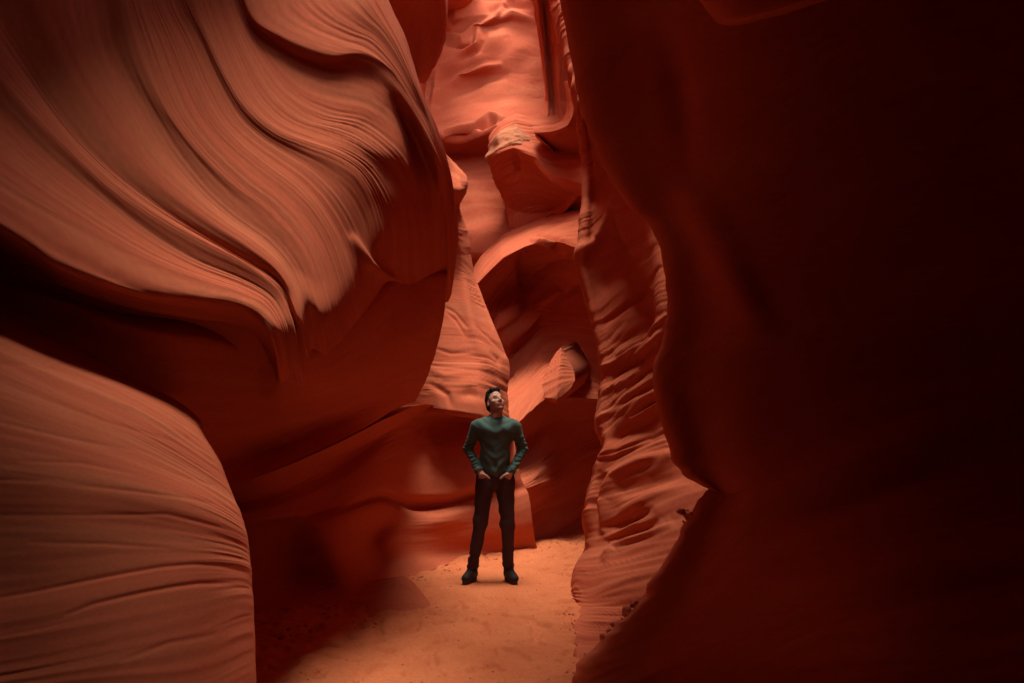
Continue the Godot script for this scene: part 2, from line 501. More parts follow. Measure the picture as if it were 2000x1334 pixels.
	# the tall pale slab that tapers upward, beyond the overhang
	rows = rows_of([
		[[780, 230, 8.90], [840, 270, 8.80], [880, 310, 8.70], [884, 315, 9.50]],
		[[780, 300, 8.80], [845, 320, 8.70], [895, 340, 8.60], [912, 345, 9.10]],
		[[780, 350, 8.70], [850, 365, 8.50], [900, 372, 8.45], [912, 374, 9.00]],
		[[780, 400, 8.80], [850, 402, 8.70], [885, 402, 8.70], [898, 402, 9.30]],
		[[780, 450, 8.80], [850, 450, 8.65], [890, 450, 8.60], [913, 452, 9.10]],
		[[780, 500, 8.90], [850, 500, 8.80], [900, 500, 8.75], [921, 500, 9.20]],
		[[780, 535, 8.90], [850, 535, 8.80], [905, 540, 8.75], [930, 545, 9.20]],
		[[780, 590, 8.80], [850, 590, 8.60], [915, 590, 8.60], [947, 592, 9.00]],
		[[780, 650, 8.70], [850, 650, 8.40], [925, 650, 8.45], [973, 655, 8.80]],
		[[770, 705, 8.60], [850, 705, 8.25], [935, 705, 8.30], [995, 712, 8.70]],
		[[770, 760, 8.40], [850, 760, 8.05], [935, 755, 8.10], [992, 765, 8.60]],
		[[780, 790, 8.30], [860, 798, 7.95], [940, 808, 8.00], [995, 815, 8.50]],
		[[780, 800, 8.40], [865, 808, 8.00], [945, 820, 8.05], [1000, 828, 8.50]],
		[[780, 800, 9.10], [870, 806, 8.80], [950, 820, 8.80], [1005, 828, 9.00]],
	])
	o = rock("tapering_slab", rows, 140, 300, {"lines": [[0.035, 11, [[905, 545], [912, 600], [925, 650], [950, 705], [975, 750]]], [-0.015, 3, [[862, 595], [890, 612], [912, 640]]], [-0.015, 3, [[866, 605], [890, 625], [908, 655]]], [-0.015, 3, [[930, 575], [945, 600], [962, 640]]], [-0.013, 3, [[930, 640], [955, 660], [985, 690]]],
		[-0.040, 11, [[900, 772], [918, 768], [938, 776]]], [-0.030, 6, [[842, 752], [856, 758], [874, 770], [880, 790]]], [0.025, 7, [[845, 725], [870, 735], [900, 732]]], [-0.025, 5, [[960, 690], [972, 700], [974, 712]]], [-0.015, 3, [[850, 680], [880, 690], [915, 688]]]], "slack": 0.6, "back": Vector3(-1.2, 0.4, -1.5), "amp": 0.015, "su": 0.5, "sv": 5.0, "seed": 37.0, "by_index": true, "tilt": -0.2})
	tag(o, "pale layered sandstone slab tapering upward directly behind the person", "rock slab")

	# the lower wall of the alcove, behind the person
	rows = rows_of([
		[[420, 950, 5.5], [520, 925, 5.6], [650, 870, 6.1], [760, 815, 6.8], [830, 790, 7.8], [900, 805, 8.5], [960, 820, 8.7], [1000, 830, 9.0]],
		[[420, 985, 5.8], [530, 960, 6.0], [650, 905, 6.6], [760, 840, 7.3], [830, 815, 8.25], [900, 820, 8.65], [960, 830, 8.75], [1002, 842, 9.0]],
		[[420, 1010, 5.7], [540, 990, 5.9], [640, 960, 6.4], [740, 895, 7.0], [820, 880, 8.0], [890, 880, 8.35], [950, 880, 8.55], [1008, 882, 8.8]],
		[[420, 1030, 5.7], [550, 1010, 5.9], [640, 995, 6.3], [735, 955, 6.9], [810, 965, 7.75], [880, 962, 8.1], [940, 945, 8.35], [1018, 934, 8.75]],
		[[420, 1040, 5.7], [555, 1020, 6.0], [640, 1005, 6.2], [740, 970, 7.1], [810, 992, 7.9], [880, 986, 8.2], [940, 966, 8.5], [1026, 952, 8.75]],
		[[420, 1060, 5.7], [555, 1045, 6.0], [645, 1020, 6.1], [745, 990, 7.0], [810, 1010, 7.5], [880, 1006, 7.9], [940, 990, 8.3], [1033, 968, 8.7]],
		[[420, 1110, 5.6], [560, 1090, 6.05], [660, 1080, 6.0], [720, 1060, 7.0], [770, 1050, 7.15], [870, 1045, 7.85], [940, 1035, 8.25], [1040, 1020, 8.65]],
		[[420, 1160, 5.5], [570, 1140, 6.0], [690, 1145, 5.95], [735, 1110, 6.9], [790, 1090, 7.2], [880, 1080, 7.95], [950, 1068, 8.35], [1045, 1055, 8.75]],
		[[420, 1230, 5.3], [570, 1200, 5.6], [700, 1180, 5.85], [750, 1150, 6.5], [810, 1125, 7.1], [890, 1098, 7.9], [960, 1084, 8.4], [1050, 1070, 8.8]],
	])
	o = rock("alcove_wall", rows, 240, 160, {"back": Vector3(-2.0, 0.0, -2.0), "amp": 0.005, "su": 0.5, "sv": 4.0, "tone": 0.3, "seed": 47.0, "by_index": true})
	tag(o, "smooth red sandstone wall with hollow belly and rounded skirt beside the person's legs", "canyon wall")

	rows = rows_of([
		[[660, 1150, 6.2], [720, 1140, 6.15], [770, 1126, 6.1], [800, 1130, 6.05], [838, 1180, 5.9]],
		[[655, 1158, 6.0], [715, 1150, 5.95], [768, 1136, 5.9], [804, 1146, 5.85], [838, 1183, 5.8]],
		[[650, 1176, 5.8], [710, 1174, 5.75], [765, 1172, 5.7], [808, 1174, 5.7], [840, 1187, 5.7]],
		[[650, 1205, 5.5], [710, 1205, 5.5], [765, 1205, 5.5], [815, 1200, 5.55], [842, 1194, 5.6]],
	])
	o = rock("ground_stone", rows, 40, 40, {"back": Vector3(-0.2, -0.1, -0.4), "amp": 0.01, "sv": 4.0, "seed": 57.0, "by_index": true, "bump": 0.02})
	tag(o, "small dark stone half sunk in the sand at the alcove wall's foot", "stone")

func build_back() -> void:
	var rows := rows_of([
		[[780, -160, 15.40], [860, -160, 15.20], [920, -160, 15.10], [990, -160, 15.00], [1060, -160, 14.90], [1130, -160, 14.70]],
		[[780, 0, 15.10], [860, 0, 14.90], [920, -10, 14.80], [990, 0, 14.70], [1060, 0, 14.60], [1130, 0, 14.40]],
		[[780, 50, 14.80], [860, 45, 14.60], [920, 30, 14.60], [990, 30, 14.55], [1060, 40, 14.50], [1130, 40, 14.30]],
		[[780, 70, 14.80], [860, 72, 14.75], [920, 62, 14.70], [990, 45, 14.60], [1060, 60, 14.50], [1130, 60, 14.30]],
		[[780, 95, 14.50], [860, 92, 14.40], [920, 82, 14.40], [990, 70, 14.40], [1060, 85, 14.35], [1130, 85, 14.20]],
		[[780, 125, 14.40], [860, 125, 14.30], [920, 118, 14.40], [990, 112, 14.30], [1060, 115, 14.20], [1130, 115, 14.10]],
		[[780, 160, 14.50], [860, 160, 14.40], [920, 150, 14.50], [990, 145, 14.35], [1060, 145, 14.15], [1130, 145, 14.05]],
		[[780, 205, 14.20], [860, 205, 14.10], [920, 200, 14.15], [990, 195, 14.10], [1060, 190, 14.00], [1130, 190, 13.90]],
		[[780, 250, 13.80], [860, 245, 13.70], [920, 235, 13.70], [990, 230, 13.70], [1060, 225, 13.70], [1130, 225, 13.70]],
		[[780, 275, 13.40], [860, 268, 13.30], [920, 256, 13.30], [990, 250, 13.30], [1060, 245, 13.30], [1130, 240, 13.30]],
		[[780, 285, 13.60], [860, 280, 13.60], [920, 272, 13.60], [990, 268, 13.60], [1060, 262, 13.60], [1130, 260, 13.50]],
		[[780, 305, 14.10], [860, 302, 14.20], [920, 300, 14.20], [990, 300, 14.10], [1060, 300, 14.00], [1130, 300, 13.90]],
		[[780, 335, 13.90], [860, 335, 13.90], [920, 338, 13.90], [990, 338, 13.80], [1060, 338, 13.80], [1130, 338, 13.70]],
		[[780, 350, 13.55], [860, 350, 13.50], [920, 352, 13.50], [990, 352, 13.50], [1060, 352, 13.50], [1130, 352, 13.50]],
		[[780, 390, 13.40], [860, 395, 13.30], [920, 400, 13.25], [990, 400, 13.25], [1060, 400, 13.30], [1130, 400, 13.40]],
		[[780, 440, 13.20], [860, 445, 13.00], [920, 450, 12.90], [990, 450, 12.90], [1060, 450, 13.00], [1130, 450, 13.20]],
		[[780, 490, 13.10], [860, 490, 13.00], [920, 492, 12.90], [990, 492, 12.90], [1060, 490, 13.00], [1130, 490, 13.20]],
		[[780, 530, 13.30], [860, 530, 13.20], [920, 530, 13.20], [990, 530, 13.20], [1060, 530, 13.20], [1130, 530, 13.30]],
		[[780, 620, 13.30], [860, 620, 13.20], [920, 620, 13.20], [990, 620, 13.20], [1060, 620, 13.20], [1130, 620, 13.30]],
	])
	var o := rock("upper_back_wall", rows, 160, 320, {"lines": [
		[.16, 6, [[862, 70], [901, 77], [935, 57], [969, 34], [984, 8]]], [-.14, 5, [[866, 84], [905, 92], [935, 78]]], [.14, 5, [[895, 108], [926, 90], [938, 62]]], [-.1, 5, [[905, 115], [936, 98], [948, 70]]],
		[.16, 6, [[846, 186], [875, 170], [901, 152], [925, 142], [950, 132], [975, 128]]], [-.12, 9, [[860, 200], [901, 172], [950, 152], [985, 150]]], [.1, 6, [[852, 140], [850, 180], [842, 215]]],
		[-.12, 8, [[960, 20], [1000, 8], [1040, 14]]], [.12, 7, [[955, 45], [1000, 30], [1042, 40]]], [-.1, 7, [[872, 30], [885, 48], [905, 40]]], [.12, 6, [[872, 10], [890, 26], [915, 12]]],
		[.2, 5, [[858, 264], [888, 258], [928, 249], [955, 234], [982, 243], [1000, 236]]], [-.18, 4, [[870, 266], [905, 260], [940, 250], [965, 246]]], [.16, 4, [[864, 273], [910, 268], [940, 258], [975, 250]]]], "back": Vector3(0, 0.5, -2.0), "amp": 0.014, "su": 0.6, "sv": 3.5, "warp": 0.2, "slack": 0.5, "seed": 61.0, "by_index": true, "bump": 0.05, "tilt": 0.15})
	tag(o, "high bright orange back wall closing the canyon with a ragged ledge across it", "canyon wall")

	rows = rows_of([
		[[985, 232, 13.00], [998, 226, 13.00], [1010, 222, 13.00], [1040, 228, 13.00], [1090, 225, 13.00], [1180, 215, 13.00]],
		[[958, 262, 12.40], [980, 242, 12.30], [1005, 235, 12.20], [1038, 244, 12.20], [1090, 250, 12.30], [1180, 240, 12.30]],
		[[954, 290, 12.20], [972, 268, 11.95], [1000, 258, 11.85], [1035, 268, 11.85], [1090, 282, 11.90], [1180, 285, 11.90]],
		[[955, 312, 12.00], [972, 300, 11.60], [1003, 290, 11.45], [1042, 306, 11.40], [1085, 340, 11.35], [1180, 375, 11.30]],
		[[957, 325, 12.20], [974, 318, 11.85], [1003, 312, 11.75], [1042, 328, 11.70], [1088, 362, 11.60], [1180, 398, 11.40]],
		[[964, 350, 12.60], [982, 365, 12.40], [1010, 378, 12.30], [1048, 388, 12.25], [1095, 398, 12.10], [1180, 410, 11.80]],
		[[986, 400, 12.80], [1000, 408, 12.70], [1020, 415, 12.60], [1055, 418, 12.50], [1100, 415, 12.30], [1180, 420, 11.90]],
		[[994, 440, 12.80], [1005, 448, 12.70], [1025, 450, 12.60], [1060, 445, 12.50], [1105, 432, 12.30], [1180, 430, 12.00]],
		[[990, 490, 12.80], [1005, 500, 12.70], [1030, 500, 12.60], [1065, 490, 12.50], [1110, 480, 12.30], [1180, 470, 12.10]],
	])
	o = rock("rock_pinnacle", rows, 150, 260, {"slack": 0.45, "lines": [[.16, 5, [[1030, 452], [1060, 436], [1104, 405], [1126, 384]]], [-.12, 4, [[1050, 452], [1085, 432], [1120, 402]]], [.1, 4, [[1048, 318], [1080, 345], [1112, 372]]], [-.1, 5, [[1006, 300], [1010, 330], [1008, 345]]]], "back": Vector3(0.6, 0, -1.6), "amp": 0.03, "su": 0.35, "sv": 6.0, "seed": 71.0, "by_index": true, "tilt": 0.25})
	tag(o, "blunt sandstone knob with weathered pale cap and shadowed hollow face", "rock")
	var cap := rock("weathered_cap", rows_of([
		[[968, 252, 12.6], [985, 239, 12.5], [1010, 231, 12.5], [1042, 245, 12.6]],
		[[954, 285, 12.25], [975, 262, 11.85], [1005, 252, 11.75], [1045, 266, 11.95]],
		[[952, 312, 12.1], [971, 292, 11.6], [1003, 280, 11.5], [1030, 290, 11.7]],
		[[956, 322, 12.3], [969, 310, 11.75], [994, 302, 11.65], [1016, 306, 11.85]],
	]), 60, 60, {"back": Vector3(0.2, 0, -0.6), "amp": 0.035, "su": 1.5, "sv": 4.0, "bump": 0.05, "slack": 0.5, "seed": 131.0, "by_index": true, "base": Color(0.45, 0.17, 0.088), "pale": Color(0.50, 0.22, 0.12), "deep": Color(0.38, 0.12, 0.06)}, o)
	cap.set_meta("label", "pale greyish weathered cap of the knob")

	rows = rows_of([
		[[905, 560, 12.40], [940, 500, 12.40], [985, 458, 12.40], [1040, 434, 12.30], [1100, 415, 12.20], [1200, 390, 12.10]],
		[[915, 562, 11.20], [942, 526, 11.10], [978, 490, 11.00], [1030, 464, 10.90], [1095, 440, 10.90], [1200, 415, 10.70]],
		[[922, 566, 10.80], [948, 538, 10.65], [984, 504, 10.50], [1030, 480, 10.40], [1090, 472, 10.30], [1200, 510, 10.00]],
		[[930, 572, 11.10], [954, 550, 11.05], [990, 520, 10.90], [1032, 495, 10.80], [1090, 488, 10.60], [1200, 526, 10.30]],
		[[945, 600, 11.70], [965, 590, 11.70], [995, 570, 11.80], [1030, 560, 11.90], [1090, 560, 11.50], [1200, 580, 10.90]],
		[[962, 634, 11.50], [980, 624, 11.50], [1008, 606, 11.70], [1040, 600, 11.80], [1095, 610, 11.60], [1200, 630, 11.00]],
		[[964, 646, 11.20], [984, 636, 11.25], [1012, 616, 11.50], [1044, 618, 11.75], [1098, 630, 11.60], [1200, 650, 11.10]],
		[[980, 700, 11.60], [1000, 692, 11.60], [1025, 672, 11.70], [1055, 655, 11.70], [1100, 660, 11.50], [1200, 690, 11.10]],
		[[990, 730, 11.50], [1010, 718, 11.40], [1035, 704, 11.30], [1060, 690, 11.25], [1105, 682, 11.20], [1200, 720, 11.00]],
		[[985, 785, 9.7], [1008, 775, 9.75], [1032, 762, 9.85], [1062, 738, 10.0], [1110, 730, 10.35], [1200, 758, 10.6]],
		[[985, 836, 8.95], [1008, 828, 9.0], [1035, 804, 9.2], [1065, 779, 9.5], [1112, 776, 9.9], [1200, 782, 10.4]],
		[[985, 850, 9.1], [1010, 842, 9.15], [1040, 815, 9.35], [1070, 788, 9.65], [1115, 785, 10.05], [1200, 790, 10.5]],
		[[985, 880, 9.6], [1010, 870, 9.65], [1045, 845, 9.85], [1080, 825, 10.1], [1125, 820, 10.45], [1200, 820, 10.8]],
		[[985, 896, 9.5], [1015, 896, 9.5], [1058, 890, 9.75], [1090, 880, 10.1], [1130, 865, 10.5], [1200, 850, 10.9]],
		[[985, 952, 8.8], [1015, 954, 8.8], [1042, 950, 9.05], [1090, 935, 9.9], [1130, 920, 10.4], [1200, 905, 10.9]],
		[[985, 1000, 9.4], [1015, 1000, 9.45], [1045, 1000, 9.6], [1090, 990, 10.0], [1130, 985, 10.5], [1200, 980, 10.9]],
		[[985, 1085, 9.5], [1015, 1080, 9.55], [1048, 1063, 9.6], [1090, 1055, 9.95], [1140, 1045, 10.5], [1200, 1035, 11.0]],
	])
	o = rock("lower_back_wall", rows, 160, 460, {"slack": 0.45, "lines": [[.18, 6, [[966, 640], [990, 624], [1022, 600]]], [-.12, 9, [[1018, 500], [1022, 550], [1020, 590]]], [.22, 15, [[990, 668], [1040, 622], [1095, 575], [1150, 535]]], [-.12, 8, [[1030, 560], [1080, 525], [1125, 515]]], [.10, 6, [[1010, 735], [1050, 705], [1085, 690]]], [.1, 4, [[1040, 470], [1075, 476], [1110, 492], [1135, 512]]], [-.08, 4, [[1050, 462], [1085, 466], [1125, 480]]]], "back": Vector3(0.3, 0, -2.0), "amp": 0.026, "su": 0.4, "sv": 4.8, "seed": 81.0, "by_index": true, "tilt": 0.5})
	tag(o, "deep red back wall with a bright sloping shoulder and arched lit crest", "canyon wall")

	rows = rows_of([
		[[1084, 692, 10.2], [1095, 680, 10.2], [1103, 690, 10.25]],
		[[1066, 725, 9.75], [1094, 712, 9.7], [1120, 722, 9.9]],
		[[1059, 752, 9.4], [1090, 745, 9.35], [1123, 742, 9.6]],
		[[1064, 776, 9.25], [1087, 782, 9.2], [1112, 762, 9.4]],
		[[1068, 782, 9.5], [1088, 788, 9.5], [1112, 768, 9.6]],
	])
	o = rock("leaning_flake", rows, 50, 60, {"back": Vector3(0.3, 0.2, -0.7), "amp": 0.02, "su": 0.8, "sv": 8.0, "slack": 0.6, "seed": 111.0, "by_index": true, "tilt": 0.5})
	tag(o, "small pointed sandstone flake leaning on the bright shoulder of the back wall", "rock flake")

	rows = rows_of([
		[[1030, -160, 10.40], [1045, -160, 9.70], [1060, -160, 10.10], [1082, -160, 9.60], [1110, -160, 10.00]],
		[[1043, 0, 12.00], [1050, 0, 11.30], [1063, 0, 11.70], [1084, 0, 11.20], [1115, 0, 11.60]],
		[[1056, 110, 13.10], [1061, 110, 12.50], [1072, 112, 12.80], [1090, 110, 12.40], [1125, 110, 12.70]],
		[[1066, 195, 13.60], [1070, 198, 13.10], [1079, 200, 13.30], [1095, 196, 13.00], [1135, 195, 13.20]],
		[[1052, 226, 13.40], [1066, 228, 12.90], [1080, 232, 13.10], [1100, 226, 12.80], [1140, 220, 13.00]],
		[[1045, 246, 13.20], [1064, 248, 12.80], [1082, 250, 12.90], [1102, 246, 12.70], [1140, 240, 12.90]],
	])
	o = rock("fluted_pillar", rows, 90, 120, {"back": Vector3(0.8, 0, -1.2), "amp": 0.05, "su": 6.0, "sv": 0.6, "slack": 0.6, "seed": 121.0, "by_index": true})
	tag(o, "dark fluted sandstone pillar between bright back wall and wavy fin", "rock")

	rows = rows_of([
		[[1040, 246, 11.6], [1080, 243, 11.4], [1098, 234, 11.3], [1107, 214, 11.3], [1108, 192, 11.4], [1100, 160, 11.6]],
		[[1042, 252, 11.2], [1080, 249, 10.9], [1102, 239, 10.8], [1112, 217, 10.8], [1113, 192, 10.9], [1105, 158, 11.2]],
		[[1044, 260, 11.1], [1080, 257, 10.8], [1108, 246, 10.6], [1119, 222, 10.6], [1120, 194, 10.7], [1112, 156, 11.1]],
		[[1046, 266, 11.4], [1082, 263, 11.2], [1112, 252, 11.0], [1125, 226, 11.0], [1126, 195, 11.1], [1118, 154, 11.4]],
	])
	o = rock("curled_ledge", rows, 80, 40, {"back": Vector3(0.5, -0.1, -0.8), "amp": 0.03, "su": 1.0, "sv": 8.0, "slack": 0.7, "seed": 151.0, "by_index": true})
	tag(o, "thin curled sandstone lip winding between knob and fluted pillar", "rock ledge")

func build_right() -> void:
	var rows := rows_of([
		[[1050, -160, 8.8], [1054, -160, 8.2], [1080, -160, 7.9], [1110, -160, 7.5], [1135, -160, 7.1], [1160, -160, 6.6]],
		[[1071, 0, 8.3], [1075, 0, 7.7], [1090, 0, 7.4], [1108, 0, 7.1], [1135, 0, 6.7], [1165, -5, 6.3]],
		[[1097, 110, 8.0], [1101, 110, 7.3], [1112, 105, 7.05], [1125, 100, 6.8], [1150, 100, 6.4], [1180, 95, 6.0]],
		[[1122, 210, 7.7], [1126, 208, 6.9], [1132, 202, 6.7], [1140, 198, 6.6], [1165, 195, 6.2], [1200, 190, 5.8]],
		[[1130, 240, 7.7], [1135, 238, 7.0], [1142, 235, 6.95], [1152, 232, 6.6], [1180, 228, 6.1], [1210, 220, 5.7]],
		[[1140, 330, 7.6], [1144, 330, 7.0], [1162, 325, 6.9], [1182, 320, 6.7], [1205, 318, 6.5], [1240, 310, 6.3]],
		[[1134, 440, 7.5], [1138, 440, 6.8], [1162, 430, 6.75], [1195, 418, 6.62], [1230, 412, 6.3], [1290, 400, 6.1]],
		[[1126, 520, 7.3], [1131, 520, 6.75], [1175, 508, 6.7], [1232, 492, 6.5], [1272, 482, 6.05], [1335, 470, 5.85]],
		[[1154, 625, 7.2], [1159, 625, 6.7], [1200, 610, 6.6], [1250, 592, 6.4], [1290, 582, 5.9], [1350, 570, 5.75]],
		[[1174, 720, 7.0], [1179, 720, 6.6], [1208, 705, 6.45], [1240, 692, 6.25], [1272, 680, 5.92], [1350, 660, 5.75]],
		[[1162, 832, 6.9], [1166, 832, 6.45], [1200, 817, 6.3], [1240, 803, 6.1], [1290, 788, 5.85], [1370, 770, 5.6]],
		[[1180, 890, 6.8], [1186, 890, 6.3], [1220, 878, 6.15], [1265, 865, 5.9], [1320, 852, 5.62], [1410, 840, 5.35]],
		[[1148, 1000, 6.8], [1153, 1000, 6.3], [1186, 992, 6.05], [1240, 980, 5.6], [1320, 968, 5.15], [1440, 955, 4.6]],
		[[1146, 1060, 6.7], [1150, 1060, 6.25], [1186, 1060, 5.9], [1240, 1057, 5.4], [1310, 1052, 4.9], [1420, 1045, 4.4]],
		[[1120, 1115, 6.6], [1126, 1112, 6.2], [1172, 1115, 5.6], [1225, 1119, 5.12], [1290, 1120, 4.7], [1390, 1120, 4.25]],
		[[1112, 1168, 6.3], [1120, 1165, 6.0], [1158, 1178, 5.4], [1205, 1187, 4.95], [1265, 1195, 4.55], [1345, 1200, 4.1]],
		[[1116, 1240, 5.2], [1124, 1238, 5.0], [1153, 1250, 4.7], [1190, 1260, 4.45], [1240, 1268, 4.25], [1315, 1275, 4.0]],
		[[1118, 1330, 4.3], [1128, 1325, 4.1], [1148, 1335, 4.0], [1180, 1343, 3.95], [1220, 1350, 3.9], [1285, 1360, 3.8]],
	])
	var o := rock("sculpted_fin", rows, 200, 620, {"lines": [
		[.08, 11, [[1128, 505], [1165, 470], [1185, 440], [1200, 395]]], [.07, 12, [[1200, 400], [1225, 455], [1244, 500], [1250, 540]]],
		[-.07, 14, [[1150, 400], [1165, 380], [1175, 340]]], [-.08, 22, [[1165, 560], [1200, 530], [1215, 490]]], [.06, 9, [[1225, 440], [1258, 500], [1270, 560]]],
		[.10, 17, [[1288, 460], [1300, 560], [1303, 620], [1290, 670], [1272, 725]]], [-.08, 16, [[1245, 590], [1262, 620], [1255, 660]]], [-0.034, 5.0, [[1163, 640], [1207, 611], [1251, 574], [1295, 528]]], [0.020, 6.0, [[1215, 630], [1229, 620], [1243, 609], [1257, 596]]], [-0.048, 8.0, [[1203, 671], [1223, 659], [1243, 646], [1263, 631]]], [0.040, 4.3, [[1207, 692], [1241, 672], [1275, 648], [1308, 619]]], [0.052, 3.7, [[1180, 721], [1210, 704], [1240, 684], [1269, 661]]], [0.047, 6.6, [[1228, 704], [1252, 688], [1277, 669], [1301, 649]]], [-0.047, 8.4, [[1178, 741], [1209, 726], [1240, 708], [1272, 686]]], [0.036, 5.8, [[1175, 768], [1199, 756], [1224, 743], [1248, 727]]], [-0.035, 5.6, [[1229, 751], [1260, 732], [1292, 709], [1324, 684]]], [0.049, 10.0, [[1207, 783], [1243, 765], [1279, 744], [1315, 719]]], [0.041, 7.3, [[1170, 818], [1224, 795], [1279, 765], [1334, 728]]], [0.034, 9.5, [[1229, 806], [1255, 792], [1280, 777], [1306, 761]]], [0.057, 4.7, [[1233, 820], [1264, 805], [1294, 787], [1324, 767]]], [-0.047, 9.7, [[1187, 863], [1222, 848], [1256, 830], [1291, 810]]], [0.035, 5.2, [[1187, 886], [1213, 875], [1240, 863], [1267, 849]]], [0.050, 4.0, [[1186, 896], [1214, 886], [1241, 875], [1268, 862]]], [0.030, 6.1, [[1183, 910], [1234, 890], [1286, 865], [1337, 834]]], [0.030, 9.7, [[1180, 924], [1220, 909], [1260, 891], [1300, 871]]], [-0.031, 4.6, [[1215, 936], [1244, 923], [1273, 910], [1302, 895]]],
[.10, 12, [[1174, 1030], [1180, 975], [1202, 935], [1253, 908], [1320, 886]]], [-.06, 12, [[1225, 960], [1270, 940], [1330, 925]]], [.05, 12, [[1220, 990], [1270, 968], [1340, 950]]],
		[-.07, 10, [[1190, 1030], [1225, 1014], [1270, 1000]]], [-.06, 9, [[1190, 1060], [1230, 1040], [1275, 1026]]], [.07, 9, [[1184, 1090], [1200, 1066], [1250, 1046], [1305, 1026]]],
		[.07, 9, [[1186, 850], [1190, 872], [1170, 940], [1154, 1000], [1150, 1060]]], [-.06, 7, [[1182, 930], [1168, 985], [1168, 1040]]],
		[.05, 8, [[1092, -20], [1112, 110], [1128, 195]]], [.07, 8, [[1130, 215], [1150, 330], [1143, 440], [1138, 520], [1166, 625], [1186, 720], [1174, 832]]]], "back": Vector3(1.6, 0, -1.2), "amp": 0.027, "su": 0.25, "sv": 4.8, "slack": 0.8, "cut": 0.0, "seed": 91.0, "by_index": true, "tilt": 0.25})
	tag(o, "tall wavy sandstone fin carved in slanting light and dark bands", "rock fin")

	var edge := [[1075, -200], [1102, 0], [1120, 90], [1135, 180], [1150, 240], [1172, 290], [1200, 355], [1240, 415], [1278, 445], [1296, 490], [1304, 560], [1306, 620], [1300, 660], [1280, 715], [1280, 760], [1300, 830], [1325, 900], [1345, 930], [1386, 955], [1365, 985], [1335, 1030], [1300, 1100], [1260, 1160], [1210, 1215], [1170, 1260], [1140, 1300], [1125, 1335], [1100, 1420]]
	rows = []
	var ragged := []
	for k in edge.size() - 1:
		for q in 4:
			var t := q / 4.0
			var ex: float = lerpf(edge[k][0], edge[k + 1][0], t)
			var ey: float = lerpf(edge[k][1], edge[k + 1][1], t)
			var rough := 1.5 if ey < 700 else (3.0 if ey < 930 else 8.0)
			ex += noise_b.get_noise_2d(ey * 0.045, 3.0) * rough + noise_c.get_noise_2d(ey * 0.12, 9.0) * rough * 0.6
			ragged.append([ex, ey])
	ragged.append(edge[edge.size() - 1])
	for e in ragged:
		var v: float = (e[1] + 200.0) / 1620.0
		var lean := -1.6 * (1.0 - v)
		var toe := -smoothstep(0.5, 1.0, v)
		var r := []
		r.append([e[0] + 3, e[1], 4.3])
		r.append([e[0], e[1], 3.9])
		r.append([e[0] + (1500.0 - e[0]) * 0.35, e[1] + 10, 4.02 + lean * 0.25 + toe * 0.14])
		r.append([lerpf(e[0], 1500, 0.9), lerpf(e[1], v * 1334, 0.5), 4.15 + lean * 0.6 + toe * 0.55])
		r.append([1740, v * 1600 - 200, 4.3 + lean * 0.85 + toe * 1.2])
		r.append([2120, v * 1700 - 250, 4.6 + lean + toe * 1.7])
		rows.append(row(r))
	o = rock("dark_canyon_wall", rows, 140, 330, {"after": 1.2, "lines": [[.07, 40, [[1480, 960], [1700, 890], [2000, 790]]], [-.07, 30, [[1480, 1020], [1700, 950], [2000, 850]]], [.06, 35, [[1350, 380], [1420, 520], [1480, 640]]], [-.05, 30, [[1300, 60], [1330, 200], [1340, 330]]], [.05, 40, [[1520, 1160], [1750, 1120], [2000, 1100]]]], "back": Vector3(2.5, 0.3, 0.4), "amp": 0.012, "su": 0.3, "sv": 2.2, "tilt": 0.35, "bump": 0.015, "warp": 0.2, "seed": 101.0, "tone": 0.5, "by_index": true})
	tag(o, "large leaning sandstone wall in deep shadow with a ragged lower edge", "canyon wall")
	o = rock("jutting_ledge", rows_of([
		[[1330, -90, 3.1], [1440, -110, 2.7], [1560, -120, 2.45], [1700, -130, 2.3]],
		[[1350, -20, 3.0], [1440, -30, 2.6], [1560, -40, 2.35], [1680, -60, 2.2]],
		[[1375, 15, 3.0], [1425, 36, 2.62], [1520, 20, 2.4], [1650, -20, 2.2]],
		[[1385, 25, 3.2], [1414, 48, 2.9], [1520, 28, 2.7], [1650, -12, 2.5]],
	]), 60, 50, {"back": Vector3(1.2, 0.5, -0.2), "amp": 0.015, "su": 0.5, "sv": 5.0, "seed": 141.0, "by_index": true})
	tag(o, "faintly lit sandstone ledge jutting from the top of the shadowed wall", "rock ledge")

# an uneven pebble
func pebble(seed_off: float) -> ArrayMesh:
	var sp := SphereMesh.new()
	sp.radius = 1.0
	sp.height = 2.0
	sp.radial_segments = 9
	sp.rings = 5
	var arr := sp.get_mesh_arrays()
	var v: PackedVector3Array = arr[Mesh.ARRAY_VERTEX]
	for k in v.size():
		v[k] *= 1.0 + noise_a.get_noise_3d(v[k].x * 1.1 + seed_off, v[k].y * 1.1, v[k].z * 1.1) * 0.55
		v[k].y *= 0.7
	arr[Mesh.ARRAY_VERTEX] = v
	arr[Mesh.ARRAY_TANGENT] = null
	var am := ArrayMesh.new()
	am.add_surface_from_arrays(Mesh.PRIMITIVE_TRIANGLES, arr)
	var st := SurfaceTool.new()
	st.create_from(am, 0)
	st.generate_normals()
	return st.commit()

